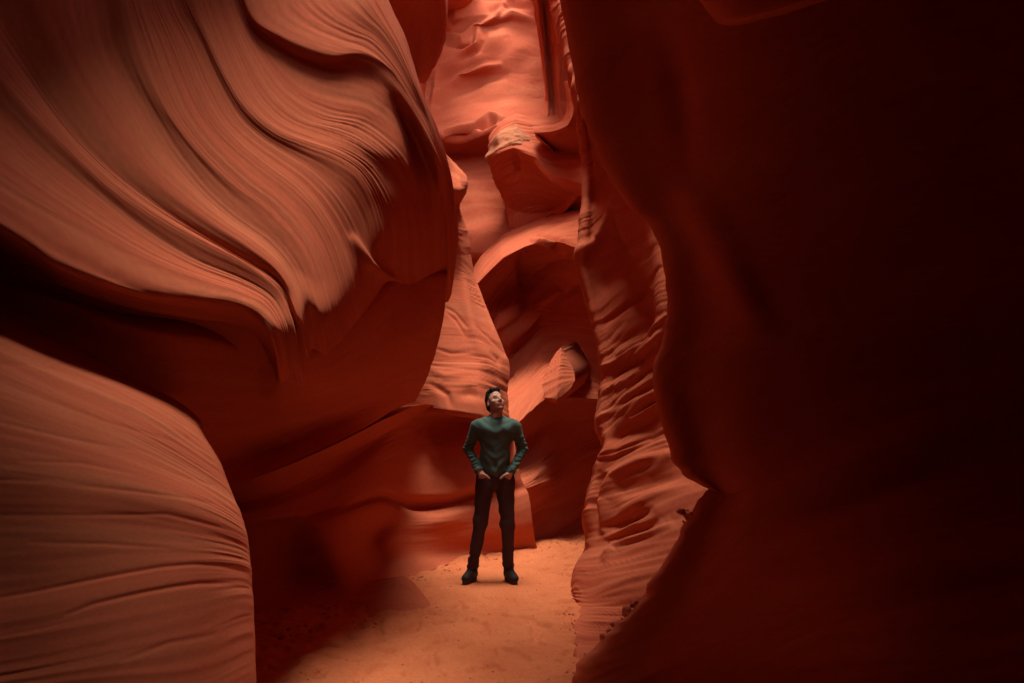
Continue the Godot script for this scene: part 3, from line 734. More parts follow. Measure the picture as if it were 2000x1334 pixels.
func build_gravel() -> void:
	var rng := RandomNumberGenerator.new()
	rng.seed = 77
	# crumbs of rock lying on the sand, thickest along the feet of the walls
	var foot := [[[640, 1185], [760, 1160]], [[790, 1125], [1000, 1082]], [[1120, 1175], [1128, 1310]], [[1050, 1066], [1145, 1040]], [[520, 1230], [720, 1200]]]
	var spots := []
	for l in foot:
		for k in 32:
			var t := rng.randf()
			var px := lerpf(l[0][0], l[1][0], t) + rng.randfn(0, 12)
			var py := lerpf(l[0][1], l[1][1], t) + absf(rng.randfn(0, 9))
			spots.append([at(px, py, ground_depth(py)), rng.randf_range(0.004, 0.014)])
	for k in 150:
		var py := rng.randf_range(1090, 1333)
		spots.append([at(rng.randf_range(560, 1130), py, ground_depth(py)), rng.randf_range(0.003, 0.008)])
	scatter("gravel", spots, rng, "crumbs of red sandstone gravel strewn over the canyon sand")
	# broken rubble caught on the ragged lower edge of the dark wall
	spots = []
	var line := [[1362, 985], [1335, 1030], [1300, 1100], [1260, 1160], [1210, 1215], [1170, 1260], [1142, 1300]]
	for k in 70:
		var q := clampf([0.4, 3.4, 4.3, 5.6][rng.randi() % 4] + rng.randfn(0, 0.28), 0.0, 5.99)
		var i := int(q)
		var px := lerpf(line[i][0], line[i + 1][0], q - i) + rng.randfn(4, 7)
		var py := lerpf(line[i][1], line[i + 1][1], q - i) + rng.randfn(2, 6)
		spots.append([at(px, py, 3.93 + rng.randf() * 0.12), pow(rng.randf(), 2.0) * 0.03 + 0.004 * (0.6 + 0.4 * q / 6.0)])
	scatter("rubble", spots, rng, "broken dark rubble along the ragged lower edge of the shadowed wall")

func scatter(called: String, spots: Array, rng: RandomNumberGenerator, label: String) -> void:
	var mm := MultiMesh.new()
	mm.transform_format = MultiMesh.TRANSFORM_3D
	mm.mesh = pebble(1.0)
	mm.instance_count = spots.size()
	for k in spots.size():
		var p: Vector3 = spots[k][0]
		var r: float = spots[k][1]
		if called == "gravel":
			p.y = floor_height(p.x, p.z) + r * 0.2
		var b := Basis(Vector3(rng.randf() - 0.5, rng.randf() - 0.5, rng.randf() - 0.5).normalized(), rng.randf() * TAU).scaled(Vector3.ONE * r)
		mm.set_instance_transform(k, Transform3D(b, p))
	var mi := MultiMeshInstance3D.new()
	mi.name = called
	mi.multimesh = mm
	var m := StandardMaterial3D.new()
	m.albedo_color = Color(0.50, 0.125, 0.06).linear_to_srgb()
	m.roughness = 0.95
	mi.material_override = m
	mi.set_meta("kind", "stuff")
	mi.set_meta("label", label)
	mi.set_meta("category", called)
	add_child(mi)

func build_shell() -> void:
	# the canyon beyond the frame: the upper walls up to the open slot, the unseen roof added to limit light
	var rows := []
	for y in [0.0, 2.5, 5.0, 7.5, 10.0, 12.0]:
		var r := PackedVector3Array()
		for z in [7.0, 3.0, 0.0, -3.0, -6.0, -9.0, -12.0, -18.0]:
			r.append(Vector3(-2.6 - 0.3 * sin(z * 0.7) + 0.05 * y, y, z))
		rows.append(r)
	var o := rock("outer_canyon_wall", rows, 60, 60, {"back": Vector3(-2.0, 0, 0), "amp": 0.05, "su": 0.4, "sv": 2.0, "seed": 5.0, "bump": 0.1})
	o.set_meta("kind", "structure")
	rows = []
	for y in [0.0, 2.5, 5.0, 7.5, 10.0, 12.0]:
		var r := PackedVector3Array()
		for z in [7.0, 3.0, 0.0, -3.0, -6.0, -9.0, -12.0, -18.0]:
			r.append(Vector3(3.5 + 0.2 * sin(z * 0.6) - 0.05 * y, y, z))
		rows.append(r)
	o = rock("outer_canyon_wall", rows, 60, 60, {"back": Vector3(2.0, 0, 0), "amp": 0.05, "su": 0.4, "sv": 2.0, "seed": 6.0, "bump": 0.1})
	o.set_meta("kind", "structure")
	rows = []
	for y in [0.0, 4.0, 8.0, 12.0]:
		rows.append(PackedVector3Array([Vector3(-4, y, -17.5), Vector3(-1, y, -17.2), Vector3(1, y, -17.2), Vector3(4, y, -17.5)]))
	o = rock("outer_canyon_wall", rows, 40, 40, {"back": Vector3(0, 0, -2.0), "amp": 0.05, "seed": 7.0, "bump": 0.1})
	o.set_meta("kind", "structure")
	rows = []
	for y in [0.0, 4.0, 8.0]:
		rows.append(PackedVector3Array([Vector3(-4, y, 5.5), Vector3(-1, y, 5.2), Vector3(1, y, 5.2), Vector3(4, y, 5.5)]))
	o = rock("outer_canyon_wall", rows, 40, 40, {"back": Vector3(0, 0, 2.0), "amp": 0.05, "seed": 8.0, "bump": 0.1})
	o.set_meta("kind", "structure")
	# unseen roof added to block light round the camera, slit left above the overhang
	rows = []
	for z in [6.5, 3.0, 0.0, -2.0, -4.0, -4.4]:
		var yy := 4.8 + (0.9 if z < -4.3 else 0.0)
		rows.append(PackedVector3Array([Vector3(-0.33 + (0.14 if z < -2.5 else 0.0), yy + .2, z), Vector3(0.3, yy, z), Vector3(1.5, yy - .1, z), Vector3(2.5, yy - .1, z), Vector3(4.4, yy - .2, z)]))
	o = rock("shading_roof", rows, 40, 40, {"back": Vector3(0.2, 2.5, 0.6), "amp": 0.05, "seed": 12.0, "bump": 0.1})
	o.set_meta("kind", "structure")
	rows = []
	for z in [6.5, 3.0, 0.0, -2.0, -3.4, -3.7]:
		rows.append(PackedVector3Array([Vector3(-3.6, 5.0, z), Vector3(-2.4, 5.1, z), Vector3(-1.6, 5.2, z), Vector3(-1.3, 5.4, z)]))
	o = rock("shading_roof", rows, 40, 40, {"back": Vector3(-0.2, 2.5, 0.6), "amp": 0.05, "seed": 13.0, "bump": 0.1})
	o.set_meta("kind", "structure")
	rows = []
	for z in [6.5, 4.0, 2.0, -1.7, -2.0]:
		rows.append(PackedVector3Array([Vector3(-2.0, 5.5, z), Vector3(-1.0, 5.5, z), Vector3(0.0, 5.5, z)]))
	o = rock("shading_roof", rows, 40, 40, {"back": Vector3(0, 1.5, 0.6), "amp": 0.05, "seed": 14.0, "bump": 0.1})
	o.set_meta("kind", "structure")
	# an unseen boulder added above the frame to dim the near floor
	rows = []
	for z in [-4.0, -4.3, -4.9, -5.4, -5.6]:
		var yy := 6.3 + (0.5 if z > -4.1 or z < -5.5 else 0.0)
		rows.append(PackedVector3Array([Vector3(-0.65, yy + .4, z), Vector3(-0.35, yy, z), Vector3(0.1, yy, z), Vector3(0.4, yy + .4, z)]))
	o = rock("shading_boulder", rows, 40, 40, {"back": Vector3(0, 1.2, 0), "amp": 0.05, "seed": 33.0, "bump": 0.1})
	o.set_meta("kind", "structure")
	# unseen slot rims high above, drawn in to narrow light and shade the back
	for sx in [-1.0, 1.0]:
		rows = []
		for z in [-3.0, -6.0, -9.0, -12.0, -18.0]:
			var e: float = sx * lerpf(0.9, 2.3 if sx > 0 else 1.9, clampf((-z - 4.0) / 6.0, 0.0, 1.0) - (1.25 if z < -11.0 else 0.0)) + 0.2 * sin(z * 0.8 + 1.0)
			rows.append(PackedVector3Array([Vector3(sx * 4.4, 10.6, z), Vector3(sx * 2.2, 11.0, z), Vector3(e + sx * 0.4, 11.4, z), Vector3(e, 12.2, z)]))
		o = rock("shading_rim", rows, 30, 60, {"back": Vector3(sx * 0.6, 2.5, 0), "amp": 0.05, "seed": 15.0 + sx, "bump": 0.1})
		o.set_meta("kind", "structure")

# ---------------------------------------------------------------- the person
class Net:
	var lo: Vector3
	var cell: float
	var nx: int
	var ny: int
	var nz: int
	var f: PackedFloat32Array

	func _init(a: Vector3, b: Vector3, c: float) -> void:
		lo = a
		cell = c
		nx = int((b.x - a.x) / c) + 2
		ny = int((b.y - a.y) / c) + 2
		nz = int((b.z - a.z) / c) + 2
		f.resize(nx * ny * nz)
		f.fill(1.0)

	# a tapered capsule; sq squashes it (x, y, z scale of the distance); cut carves instead of adding
	func bone(a: Vector3, b: Vector3, ra: float, rb: float, k := 0.02, sq := Vector3.ONE, cut := false) -> void:
		var r := maxf(ra, rb) / minf(sq.x, minf(sq.y, sq.z)) + k * 1.5 + cell * 2
		var p0 := ((a.min(b) - Vector3.ONE * r - lo) / cell).floor()
		var p1 := ((a.max(b) + Vector3.ONE * r - lo) / cell).ceil()
		var ab := (b - a) * sq
		var l2 := maxf(ab.length_squared(), 1e-9)
		for z in range(maxi(int(p0.z), 0), mini(int(p1.z) + 1, nz)):
			for y in range(maxi(int(p0.y), 0), mini(int(p1.y) + 1, ny)):
				for x in range(maxi(int(p0.x), 0), mini(int(p1.x) + 1, nx)):
					var ap := (lo + Vector3(x, y, z) * cell - a) * sq
					var t := clampf(ap.dot(ab) / l2, 0.0, 1.0)
					var d := (ap - ab * t).length() - lerpf(ra, rb, t)
					var q := (z * ny + y) * nx + x
					var e := f[q]
					if cut:
						d = -d
						var hh := maxf(k - absf(d - e), 0.0) / k
						f[q] = maxf(d, e) + hh * hh * k * 0.25
					else:
						var h := maxf(k - absf(d - e), 0.0) / k
						f[q] = minf(d, e) - h * h * k * 0.25

	func ball(c: Vector3, r: Vector3, k := 0.01, cut := false) -> void:
		var m := maxf(r.x, maxf(r.y, r.z))
		bone(c, c + Vector3(0, 1e-4, 0), m, m, k, Vector3(m / r.x, m / r.y, m / r.z), cut)

# surface nets
func emit(n: Net, st: SurfaceTool, xf := Transform3D.IDENTITY, look := "") -> void:
	var nx := n.nx
	var ny := n.ny
	var nz := n.nz
	var f := n.f
	var lo := n.lo
	var cell := n.cell
	var id := {}
	var pts := PackedVector3Array()
	for z in nz - 1:
		for y in ny - 1:
			for x in nx - 1:
				var q := (z * ny + y) * nx + x
				var v0 := f[q]
				var mn := v0
				var mx := v0
				var vals := [v0, f[q + 1], f[q + nx], f[q + nx + 1], f[q + nx * ny], f[q + nx * ny + 1], f[q + nx * ny + nx], f[q + nx * ny + nx + 1]]
				for w: float in vals:
					mn = minf(mn, w)
					mx = maxf(mx, w)
				if mn < 0.0 and mx >= 0.0:
					var s := Vector3.ZERO
					var cnt := 0
					for e in [[0, 1], [2, 3], [4, 5], [6, 7], [0, 2], [1, 3], [4, 6], [5, 7], [0, 4], [1, 5], [2, 6], [3, 7]]:
						var va: float = vals[e[0]]
						var vb: float = vals[e[1]]
						if (va < 0.0) != (vb < 0.0):
							var t := va / (va - vb)
							var pa := Vector3(e[0] & 1, (e[0] >> 1) & 1, e[0] >> 2)
							var pb := Vector3(e[1] & 1, (e[1] >> 1) & 1, e[1] >> 2)
							s += pa.lerp(pb, t)
							cnt += 1
					id[q] = pts.size()
					pts.append(lo + (Vector3(x, y, z) + s / cnt) * cell)
	var tri := PackedInt32Array()
	for q: int in id:
		var x := q % nx
		var y := (q / nx) % ny
		var z := q / (nx * ny)
		var a := f[q]
		var steps := [1, nx, nx * ny]
		for ax in 3:
			var o1: int = steps[(ax + 1) % 3]
			var o2: int = steps[(ax + 2) % 3]
			var b := f[q + steps[ax]]
			if (a < 0.0) != (b < 0.0):
				if id.has(q - o1) and id.has(q - o2) and id.has(q - o1 - o2):
					var i0: int = id[q]
					var i1: int = id[q - o1]
					var i2: int = id[q - o1 - o2]
					var i3: int = id[q - o2]
					if a < 0.0:
						tri.append_array([i0, i2, i1, i0, i3, i2])
					else:
						tri.append_array([i0, i1, i2, i0, i2, i3])
	# smooth normals, one relaxed pass
	var nrm := PackedVector3Array()
	nrm.resize(pts.size())
	for k in range(0, tri.size(), 3):
		var fn := (pts[tri[k + 2]] - pts[tri[k]]).cross(pts[tri[k + 1]] - pts[tri[k]])
		nrm[tri[k]] += fn
		nrm[tri[k + 1]] += fn
		nrm[tri[k + 2]] += fn
	for k in pts.size():
		nrm[k] = nrm[k].normalized()
	if look != "" and look != "face":
		for k in pts.size():
			pts[k] += nrm[k] * relief(look, pts[k])
		nrm.fill(Vector3.ZERO)
		for k in range(0, tri.size(), 3):
			var fn := (pts[tri[k + 2]] - pts[tri[k]]).cross(pts[tri[k + 1]] - pts[tri[k]])
			nrm[tri[k]] += fn
			nrm[tri[k + 1]] += fn
			nrm[tri[k + 2]] += fn
	for k in tri.size():
		var v := tri[k]
		st.set_normal((xf.basis * nrm[v]).normalized())
		st.set_color(face_colour(pts[v]) if look == "face" else Color.WHITE)
		st.add_vertex(xf * pts[v])

func joint(px: float, py: float, dz: float) -> Vector3:
	return at(px, py, 6.675) + Vector3(0, 0, dz) - person_at

func face_colour(p: Vector3) -> Color:
	var c := Color(1, 1, 1)
	if p.z > 0.07 and absf(p.x) > 0.016 and absf(p.x) < 0.048 and p.y > 0.014 and p.y < 0.024:
		c = Color(0.12, 0.09, 0.08)                                    # brows
	elif p.z > 0.084 and absf(p.x) < 0.022 and p.y > -0.083 and p.y < -0.062:
		c = Color(0.8, 0.5, 0.48)                                      # lips
	elif Vector2(absf(p.x) - 0.03, p.y + 0.004).length() < 0.007 and p.z > 0.07:
		c = Color(0.1, 0.07, 0.06)                                     # irises
	elif p.z > 0.06 and absf(p.x) > 0.014 and absf(p.x) < 0.047 and p.y > -0.012 and p.y < 0.006:
		c = Color(0.6, 0.48, 0.44)                                     # lids
	elif p.y < -0.055 and p.z > -0.02 and p.y > -0.125:
		c = Color(0.72, 0.68, 0.66)                                    # stubble
	return c

func relief(look: String, p: Vector3) -> float:
	if look == "hair":
		return noise_c.get_noise_3d(p.x * 60, p.y * 60, p.z * 40) * 0.006
	if look == "sweater":
		var sleeve := smoothstep(0.15, 0.19, absf(p.x))
		var low := smoothstep(1.16, 1.06, p.y)
		var a := sin(p.y * 190.0 + p.x * 60.0 * signf(p.x) + noise_b.get_noise_3d(p.x * 7, p.y * 7, p.z * 7) * 4.0) * 0.0055 * sleeve * smoothstep(1.42, 1.25, p.y)
		var b := noise_c.get_noise_3d(p.x * 9.0 + p.y * 5.0, p.y * 12.0 - absf(p.x) * 8.0, p.z * 5.0) * (0.009 + 0.011 * low) * (1.0 - sleeve * 0.4)
		return a + b
	var ank := smoothstep(0.34, 0.18, p.y)
	var knee := exp(-pow((p.y - 0.55) * 9.0, 2.0))
	return noise_c.get_noise_3d(p.x * 7.0, p.y * (7.0 + 16.0 * ank), p.z * 7.0) * (0.006 + 0.009 * ank + 0.008 * knee)

func started() -> SurfaceTool:
	var st := SurfaceTool.new()
	st.begin(Mesh.PRIMITIVE_TRIANGLES)
	return st

func part(called: String, st: SurfaceTool, m: Material, parent: Node) -> MeshInstance3D:
	st.index()
	var mi := MeshInstance3D.new()
	mi.name = called
	mi.mesh = st.commit()
	mi.material_override = m
	parent.add_child(mi, true)
	return mi

func cloth(c: Color, rough := 0.9) -> StandardMaterial3D:
	var m := StandardMaterial3D.new()
	m.albedo_color = c.linear_to_srgb()
	m.vertex_color_use_as_albedo = true
	m.roughness = rough
	m.metallic_specular = 0.25
	return m

func build_person() -> void:
	var D := 6.675
	var root := Node3D.new()
	root.name = "person"
	tag(root, "standing person in dark green sweater, hands in pockets, looking up", "person")
	add_child(root)
	var foot := at(965, 1135, D)
	root.position = Vector3(foot.x, 0, foot.z)
	person_at = root.position
	var skin := cloth(Color(0.50, 0.27, 0.19), 0.6)
	var hair_m := cloth(Color(0.018, 0.013, 0.012), 0.75)
	var knit := cloth(Color(0.07, 0.122, 0.105), 0.95)
	knit.rim_enabled = true
	knit.rim = 0.25
	var denim := cloth(Color(0.07, 0.043, 0.047), 0.9)
	var leather := cloth(Color(0.035, 0.027, 0.024), 0.6)
	var rubber := cloth(Color(0.05, 0.036, 0.03), 0.8)

	# joints
	var neck: Vector3 = joint(969, 815, -0.01)
	var chest: Vector3 = joint(968, 845, 0.0)
	var waist: Vector3 = joint(967, 895, 0.01)
	var pelvis: Vector3 = joint(967, 930, 0.0)
	var sh := [joint(932, 833, 0.0), joint(1005, 833, 0.0)]
	var el := [joint(914, 877, -0.05), joint(1022, 878, -0.05)]
	var wr := [joint(937, 920, 0.09), joint(998, 920, 0.09)]
	var hip := [joint(948, 940, 0.0), joint(986, 940, 0.0)]
	var kn := [joint(938, 1025, 0.03), joint(991, 1025, 0.03)]
	var an := [joint(923, 1106, -0.02), joint(993, 1106, -0.02)]

	# body: one continuous skin under the clothes, with head and hands on finer grids
	var st := started()
	var n := Net.new(Vector3(-0.38, 0.05, -0.2), Vector3(0.38, 1.66, 0.24), 0.014)
	n.bone(neck + Vector3(0, -0.03, -0.01), neck + Vector3(0.01, 0.09, 0.01), 0.058, 0.055, 0.03)
	n.bone(chest + Vector3(-0.08, 0.02, 0), chest + Vector3(0.08, 0.02, 0), 0.1, 0.1, 0.04, Vector3(1, 1, 1.1))
	n.bone(chest, waist, 0.12, 0.105, 0.04, Vector3(0.9, 1, 1.15))
	n.bone(waist, pelvis, 0.105, 0.11, 0.04, Vector3(0.9, 1, 1.15))
	for i in 2:
		n.bone(neck + Vector3(0, -0.06, 0), sh[i], 0.044, 0.044, 0.04)
		n.bone(sh[i], el[i], 0.042, 0.03, 0.02)
		n.bone(el[i], wr[i], 0.028, 0.022, 0.02)
		n.bone(hip[i], kn[i], 0.068, 0.043, 0.03)
		n.bone(kn[i], an[i], 0.043, 0.03, 0.03)
	emit(n, st)
	# hands: palm at the pocket, thumb outside it, four bent fingers inside
	for i in 2:
		var s := -1.0 if i == 0 else 1.0
		var w: Vector3 = wr[i]
		var h := Net.new(w + Vector3(-0.13, -0.17, -0.08), w + Vector3(0.13, 0.05, 0.09), 0.005)
		var palm: Vector3 = w + Vector3(-s * 0.028, -0.042, 0.016)
		var knuck: Vector3 = w + Vector3(-s * 0.045, -0.078, 0.012)
		h.bone(w + Vector3(s * 0.006, 0.02, -0.004), palm, 0.026, 0.032, 0.02, Vector3(1, 1, 1.15))
		h.bone(palm, knuck, 0.032, 0.032, 0.015, Vector3(0.95, 1, 1.35))
		for q in 4:
			var o := Vector3(s * (-0.024 + 0.0165 * q), 0.004 * q - 0.004, 0.004 - 0.002 * q)
			var l: float = [0.9, 1.0, 0.95, 0.75][q]
			var a: Vector3 = knuck + o
			var b: Vector3 = a + Vector3(-s * 0.012, -0.034 * l, -0.006)
			var c: Vector3 = b + Vector3(-s * 0.006, -0.024 * l, -0.014)
			h.bone(a, b, 0.0095, 0.009, 0.004)
			h.bone(b, c, 0.009, 0.0075, 0.003)
		# the thumb leaves the side of the palm
		var t0: Vector3 = w + Vector3(-s * 0.03, -0.024, 0.036)
		var t1: Vector3 = t0 + Vector3(-s * 0.038, -0.014, 0.012)
		var t2: Vector3 = t1 + Vector3(-s * 0.030, -0.024, 0.002)
		h.bone(t0, t1, 0.013, 0.0115, 0.012)
		h.bone(t1, t2, 0.011, 0.009, 0.004)
		emit(h, st)
	# head, built upright and then turned and tipped back
	var hx := Transform3D(Basis(Vector3.UP, 0.5) * Basis(Vector3.RIGHT, -0.5), joint(967, 786, 0.0))
	var hd := Net.new(Vector3(-0.1, -0.17, -0.13), Vector3(0.1, 0.14, 0.15), 0.005)
	hd.ball(Vector3(0, 0.03, -0.012), Vector3(0.076, 0.095, 0.097), 0.02)
	hd.ball(Vector3(0, -0.035, 0.03), Vector3(0.062, 0.085, 0.066), 0.03)
	hd.bone(Vector3(-0.042, -0.078, 0.012), Vector3(0, -0.104, 0.066), 0.022, 0.017, 0.02)
	hd.bone(Vector3(0.042, -0.078, 0.012), Vector3(0, -0.104, 0.066), 0.022, 0.017, 0.02)
	hd.bone(Vector3(0, -0.05, -0.03), Vector3(0, -0.17, -0.045), 0.05, 0.052, 0.03)
	hd.bone(Vector3(-0.035, 0.018, 0.076), Vector3(0.035, 0.018, 0.076), 0.012, 0.012, 0.012)
	hd.ball(Vector3(-0.03, -0.004, 0.094), Vector3(0.017, 0.011, 0.014), 0.012, true)
	hd.ball(Vector3(0.03, -0.004, 0.094), Vector3(0.017, 0.011, 0.014), 0.012, true)
	hd.ball(Vector3(-0.03, -0.004, 0.076), Vector3(0.012, 0.009, 0.012), 0.003)
	hd.ball(Vector3(0.03, -0.004, 0.076), Vector3(0.012, 0.009, 0.012), 0.003)
	hd.bone(Vector3(0, 0.01, 0.09), Vector3(0, -0.032, 0.112), 0.008, 0.012, 0.01)
	hd.bone(Vector3(-0.013, -0.038, 0.098), Vector3(0.013, -0.038, 0.098), 0.009, 0.009, 0.008)
	hd.bone(Vector3(-0.02, -0.066, 0.09), Vector3(0.02, -0.066, 0.09), 0.0065, 0.0065, 0.006)
	hd.bone(Vector3(-0.017, -0.077, 0.088), Vector3(0.017, -0.077, 0.088), 0.0075, 0.0075, 0.006)
	hd.bone(Vector3(-0.022, -0.0715, 0.099), Vector3(0.022, -0.0715, 0.099), 0.0025, 0.0025, 0.003, Vector3.ONE, true)
	hd.ball(Vector3(0, -0.106, 0.078), Vector3(0.018, 0.014, 0.014), 0.014)
	for s in [-1.0, 1.0]:
		hd.ball(Vector3(s * 0.075, -0.014, -0.014), Vector3(0.009, 0.029, 0.017), 0.006)
		hd.ball(Vector3(s * 0.084, -0.012, -0.008), Vector3(0.006, 0.018, 0.01), 0.004, true)
		hd.ball(Vector3(s * 0.052, -0.03, 0.062), Vector3(0.016, 0.014, 0.016), 0.02)
	emit(hd, st, hx, "face")
	part("body", st, skin, root)

	# hair: short at the sides, fuller on top
	st = started()
	var hr := Net.new(Vector3(-0.11, -0.1, -0.14), Vector3(0.11, 0.16, 0.13), 0.006)
	hr.ball(Vector3(0, 0.04, -0.02), Vector3(0.08, 0.094, 0.097), 0.01)
	hr.bone(Vector3(-0.03, 0.112, 0.05), Vector3(0.03, 0.116, 0.05), 0.026, 0.026, 0.02)
	hr.bone(Vector3(-0.035, 0.11, -0.01), Vector3(0.035, 0.106, -0.01), 0.03, 0.03, 0.03)
	hr.ball(Vector3(0, -0.02, -0.05), Vector3(0.072, 0.06, 0.064), 0.02)
	hr.ball(Vector3(0, -0.004, 0.105), Vector3(0.07, 0.088, 0.06), 0.012, true)
	hr.ball(Vector3(0.082, -0.045, 0.03), Vector3(0.03, 0.045, 0.05), 0.01, true)
	hr.ball(Vector3(-0.082, -0.045, 0.03), Vector3(0.03, 0.045, 0.05), 0.01, true)
	emit(hr, st, hx, "hair")
	part("hair", st, hair_m, root)

	# sweater
	st = started()
	var sw := Net.new(Vector3(-0.38, 0.9, -0.2), Vector3(0.38, 1.66, 0.24), 0.0115)
	sw.bone(neck + Vector3(0, -0.055, -0.005), neck + Vector3(0, -0.012, -0.005), 0.085, 0.064, 0.03)
	sw.bone(chest + Vector3(-0.085, 0.03, 0), chest + Vector3(0.085, 0.03, 0), 0.118, 0.118, 0.05, Vector3(1, 1, 1.08))
	sw.bone(chest + Vector3(-0.075, 0.01, 0.06), chest + Vector3(-0.055, 0.0, 0.06), 0.062, 0.062, 0.04)
	sw.bone(chest + Vector3(0.075, 0.01, 0.06), chest + Vector3(0.055, 0.0, 0.06), 0.062, 0.062, 0.04)
	sw.bone(chest, waist, 0.132, 0.122, 0.05, Vector3(0.88, 1, 1.12))
	sw.bone(waist, waist + Vector3(0, -0.085, 0), 0.121, 0.12, 0.03, Vector3(0.86, 1, 1.06))
	for i in 2:
		sw.bone(neck + Vector3(0, -0.06, 0), sh[i], 0.062, 0.06, 0.05)
		sw.bone(sh[i], el[i], 0.06, 0.046, 0.022)
		sw.bone(el[i], wr[i], 0.046, 0.034, 0.022)
	sw.ball(neck + Vector3(0, 0.045, 0.01), Vector3(0.058, 0.06, 0.06), 0.008, true)
	emit(sw, st, Transform3D.IDENTITY, "sweater")
	var swm := part("sweater", st, knit, root)
	st = started()
	ring(st, neck + Vector3(0, -0.008, -0.004), Vector3(0.064, 0, 0), Vector3(0, 0.022, 0.064), 0.011)
	part("collar", st, knit, swm)
	for i in 2:
		var dirv: Vector3 = (wr[i] - el[i]).normalized()
		var ux := dirv.cross(Vector3(0, 0, 1)).normalized() * 0.036
		var uy := dirv.cross(ux).normalized() * 0.036
		st = started()
		ring(st, wr[i] - dirv * 0.004, ux, uy, 0.009)
		ring(st, wr[i] - dirv * 0.018, ux * 1.04, uy * 1.04, 0.009)
		part("cuff", st, knit, swm)

	# trousers
	st = started()
	var tr := Net.new(Vector3(-0.32, 0.1, -0.18), Vector3(0.32, 1.06, 0.2), 0.0125)
	tr.bone(pelvis + Vector3(-0.06, 0.05, 0), pelvis + Vector3(0.06, 0.05, 0), 0.1, 0.1, 0.04, Vector3(1, 1, 1.05))
	tr.bone(pelvis + Vector3(-0.055, -0.03, 0), pelvis + Vector3(0.055, -0.03, 0), 0.11, 0.11, 0.03, Vector3(1, 1, 1.05))
	for i in 2:
		var s := -1.0 if i == 0 else 1.0
		tr.bone(hip[i] + Vector3(0, 0.02, 0), kn[i], 0.095, 0.064, 0.03)
		tr.bone(kn[i], an[i] + Vector3(0, -0.01, 0.01), 0.064, 0.05, 0.03)
		tr.bone(hip[i] + Vector3(s * 0.012, 0.012, 0.085), hip[i] + Vector3(-s * 0.006, -0.075, 0.085), 0.05, 0.04, 0.03)
	emit(tr, st, Transform3D.IDENTITY, "trousers")
	part("trousers", st, denim, root)

	# boots
	for i in 2:
		var s := -1.0 if i == 0 else 1.0
		var a: Vector3 = an[i]
		var yaw := s * 0.32
		var bt := Node3D.new()
		bt.name = "boot"
		root.add_child(bt, true)
		bt.position = Vector3(a.x, 0.0, a.z - 0.02)
		bt.rotation.y = yaw
		bt.scale = Vector3(0.9, 0.92, 0.92)
		st = started()
		var b := Net.new(Vector3(-0.09, 0.0, -0.11), Vector3(0.09, 0.26, 0.26), 0.009)
		b.bone(Vector3(0, 0.2, 0.0), Vector3(0, 0.085, 0.0), 0.055, 0.05, 0.02)
		b.bone(Vector3(0, 0.06, -0.03), Vector3(0, 0.06, 0.03), 0.045, 0.045, 0.02)
		b.bone(Vector3(0, 0.1, 0.03), Vector3(0, 0.065, 0.15), 0.046, 0.04, 0.03)
		b.bone(Vector3(0, 0.055, 0.08), Vector3(s * 0.004, 0.05, 0.19), 0.045, 0.04, 0.02, Vector3(0.92, 1.0, 1))
		b.ball(Vector3(0, -0.03, 0.05), Vector3(0.2, 0.055, 0.3), 0.004, true)
		emit(b, st)
		part("upper", st, leather, bt)
		st = started()
		sole(st)
		part("sole", st, rubber, bt)
		for q in 4:
			st = started()
			var t := q / 3.0
			var c := Vector3(0, lerpf(0.106, 0.15, t), lerpf(0.135, 0.055, t))
			for k in 6:
				var x0 := lerpf(-0.026, 0.026, k / 6.0)
				var x1 := lerpf(-0.026, 0.026, (k + 1) / 6.0)
				tube(st, c + Vector3(x0, -x0 * x0 * 9.0 + 0.004, 0), c + Vector3(x1, -x1 * x1 * 9.0 + 0.004, 0), 0.004)
			part("lace", st, cloth(Color(0.02, 0.018, 0.017)), bt)

func tube(st: SurfaceTool, a: Vector3, b: Vector3, r: float) -> void:
	var d := (b - a).normalized()
	var u := d.cross(Vector3.UP if absf(d.y) < 0.9 else Vector3.RIGHT).normalized()
	var v := d.cross(u)
	for k in 6:
		var p := (u * cos(TAU * k / 6.0) + v * sin(TAU * k / 6.0))
		var q := (u * cos(TAU * (k + 1) / 6.0) + v * sin(TAU * (k + 1) / 6.0))
		quad(st, a + p * r, b + p * r, b + q * r, a + q * r, p, q)

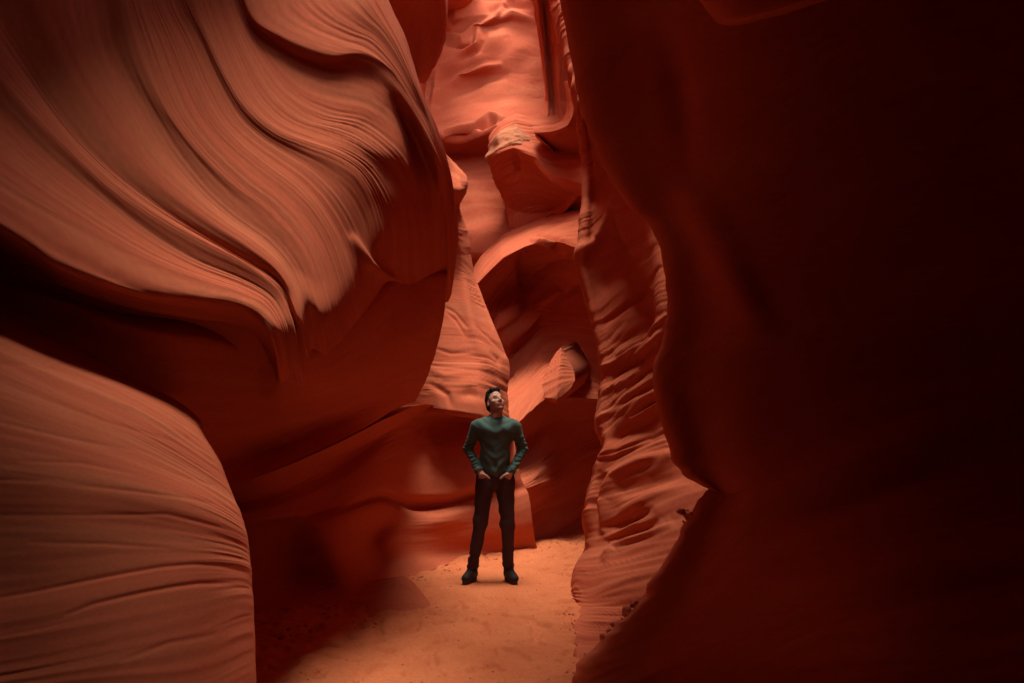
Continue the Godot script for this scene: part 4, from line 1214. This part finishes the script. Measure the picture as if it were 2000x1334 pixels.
func quad(st: SurfaceTool, a: Vector3, b: Vector3, c: Vector3, d: Vector3, n0: Vector3, n1: Vector3) -> void:
	var pts := [a, b, c, a, c, d]
	var ns := [n0, n0, n1, n0, n1, n1]
	if (b - a).cross(c - a).dot(n0) > 0:
		pts = [a, c, b, a, d, c]
		ns = [n0, n1, n0, n0, n1, n1]
	for k in 6:
		st.set_normal(ns[k])
		st.set_color(Color.WHITE)
		st.add_vertex(pts[k])

func ring(st: SurfaceTool, c: Vector3, ux: Vector3, uy: Vector3, r: float) -> void:
	var ax := ux.cross(uy).normalized()
	for k in 24:
		var a0 := TAU * k / 24.0
		var a1 := TAU * (k + 1) / 24.0
		var p0 := ux * cos(a0) + uy * sin(a0)
		var p1 := ux * cos(a1) + uy * sin(a1)
		for j in 8:
			var b0 := TAU * j / 8.0
			var b1 := TAU * (j + 1) / 8.0
			var n00 := p0.normalized() * cos(b0) + ax * sin(b0)
			var n01 := p0.normalized() * cos(b1) + ax * sin(b1)
			var n10 := p1.normalized() * cos(b0) + ax * sin(b0)
			var n11 := p1.normalized() * cos(b1) + ax * sin(b1)
			quad(st, c + p0 + n00 * r, c + p1 + n10 * r, c + p1 + n11 * r, c + p0 + n01 * r, n00, n11)

func sole(st: SurfaceTool) -> void:
	var out := []
	for k in 28:
		var a := TAU * k / 28.0
		var z := cos(a)
		var w := 0.052 if z > 0 else 0.042
		var x := signf(sin(a)) * pow(absf(sin(a)), 0.75) * w * (0.88 + 0.12 * cos(z * 3.0 + 2.4))
		out.append(Vector3(x, 0, 0.078 + z * 0.158))
	for k in out.size():
		var a: Vector3 = out[k]
		var b: Vector3 = out[(k + 1) % out.size()]
		var n := Vector3(b.z - a.z, 0, a.x - b.x).normalized()
		if n.dot(a - Vector3(0, 0, 0.07)) < 0:
			n = -n
		var lift := Vector3(0, 0.034, 0)
		var low := Vector3(0, 0.002, 0)
		quad(st, a + low, b + low, b + lift, a + lift, n, n)
		var c := Vector3(0, 0.034, 0.07)
		quad(st, a + lift, b + lift, c, c, Vector3.UP, Vector3.UP)
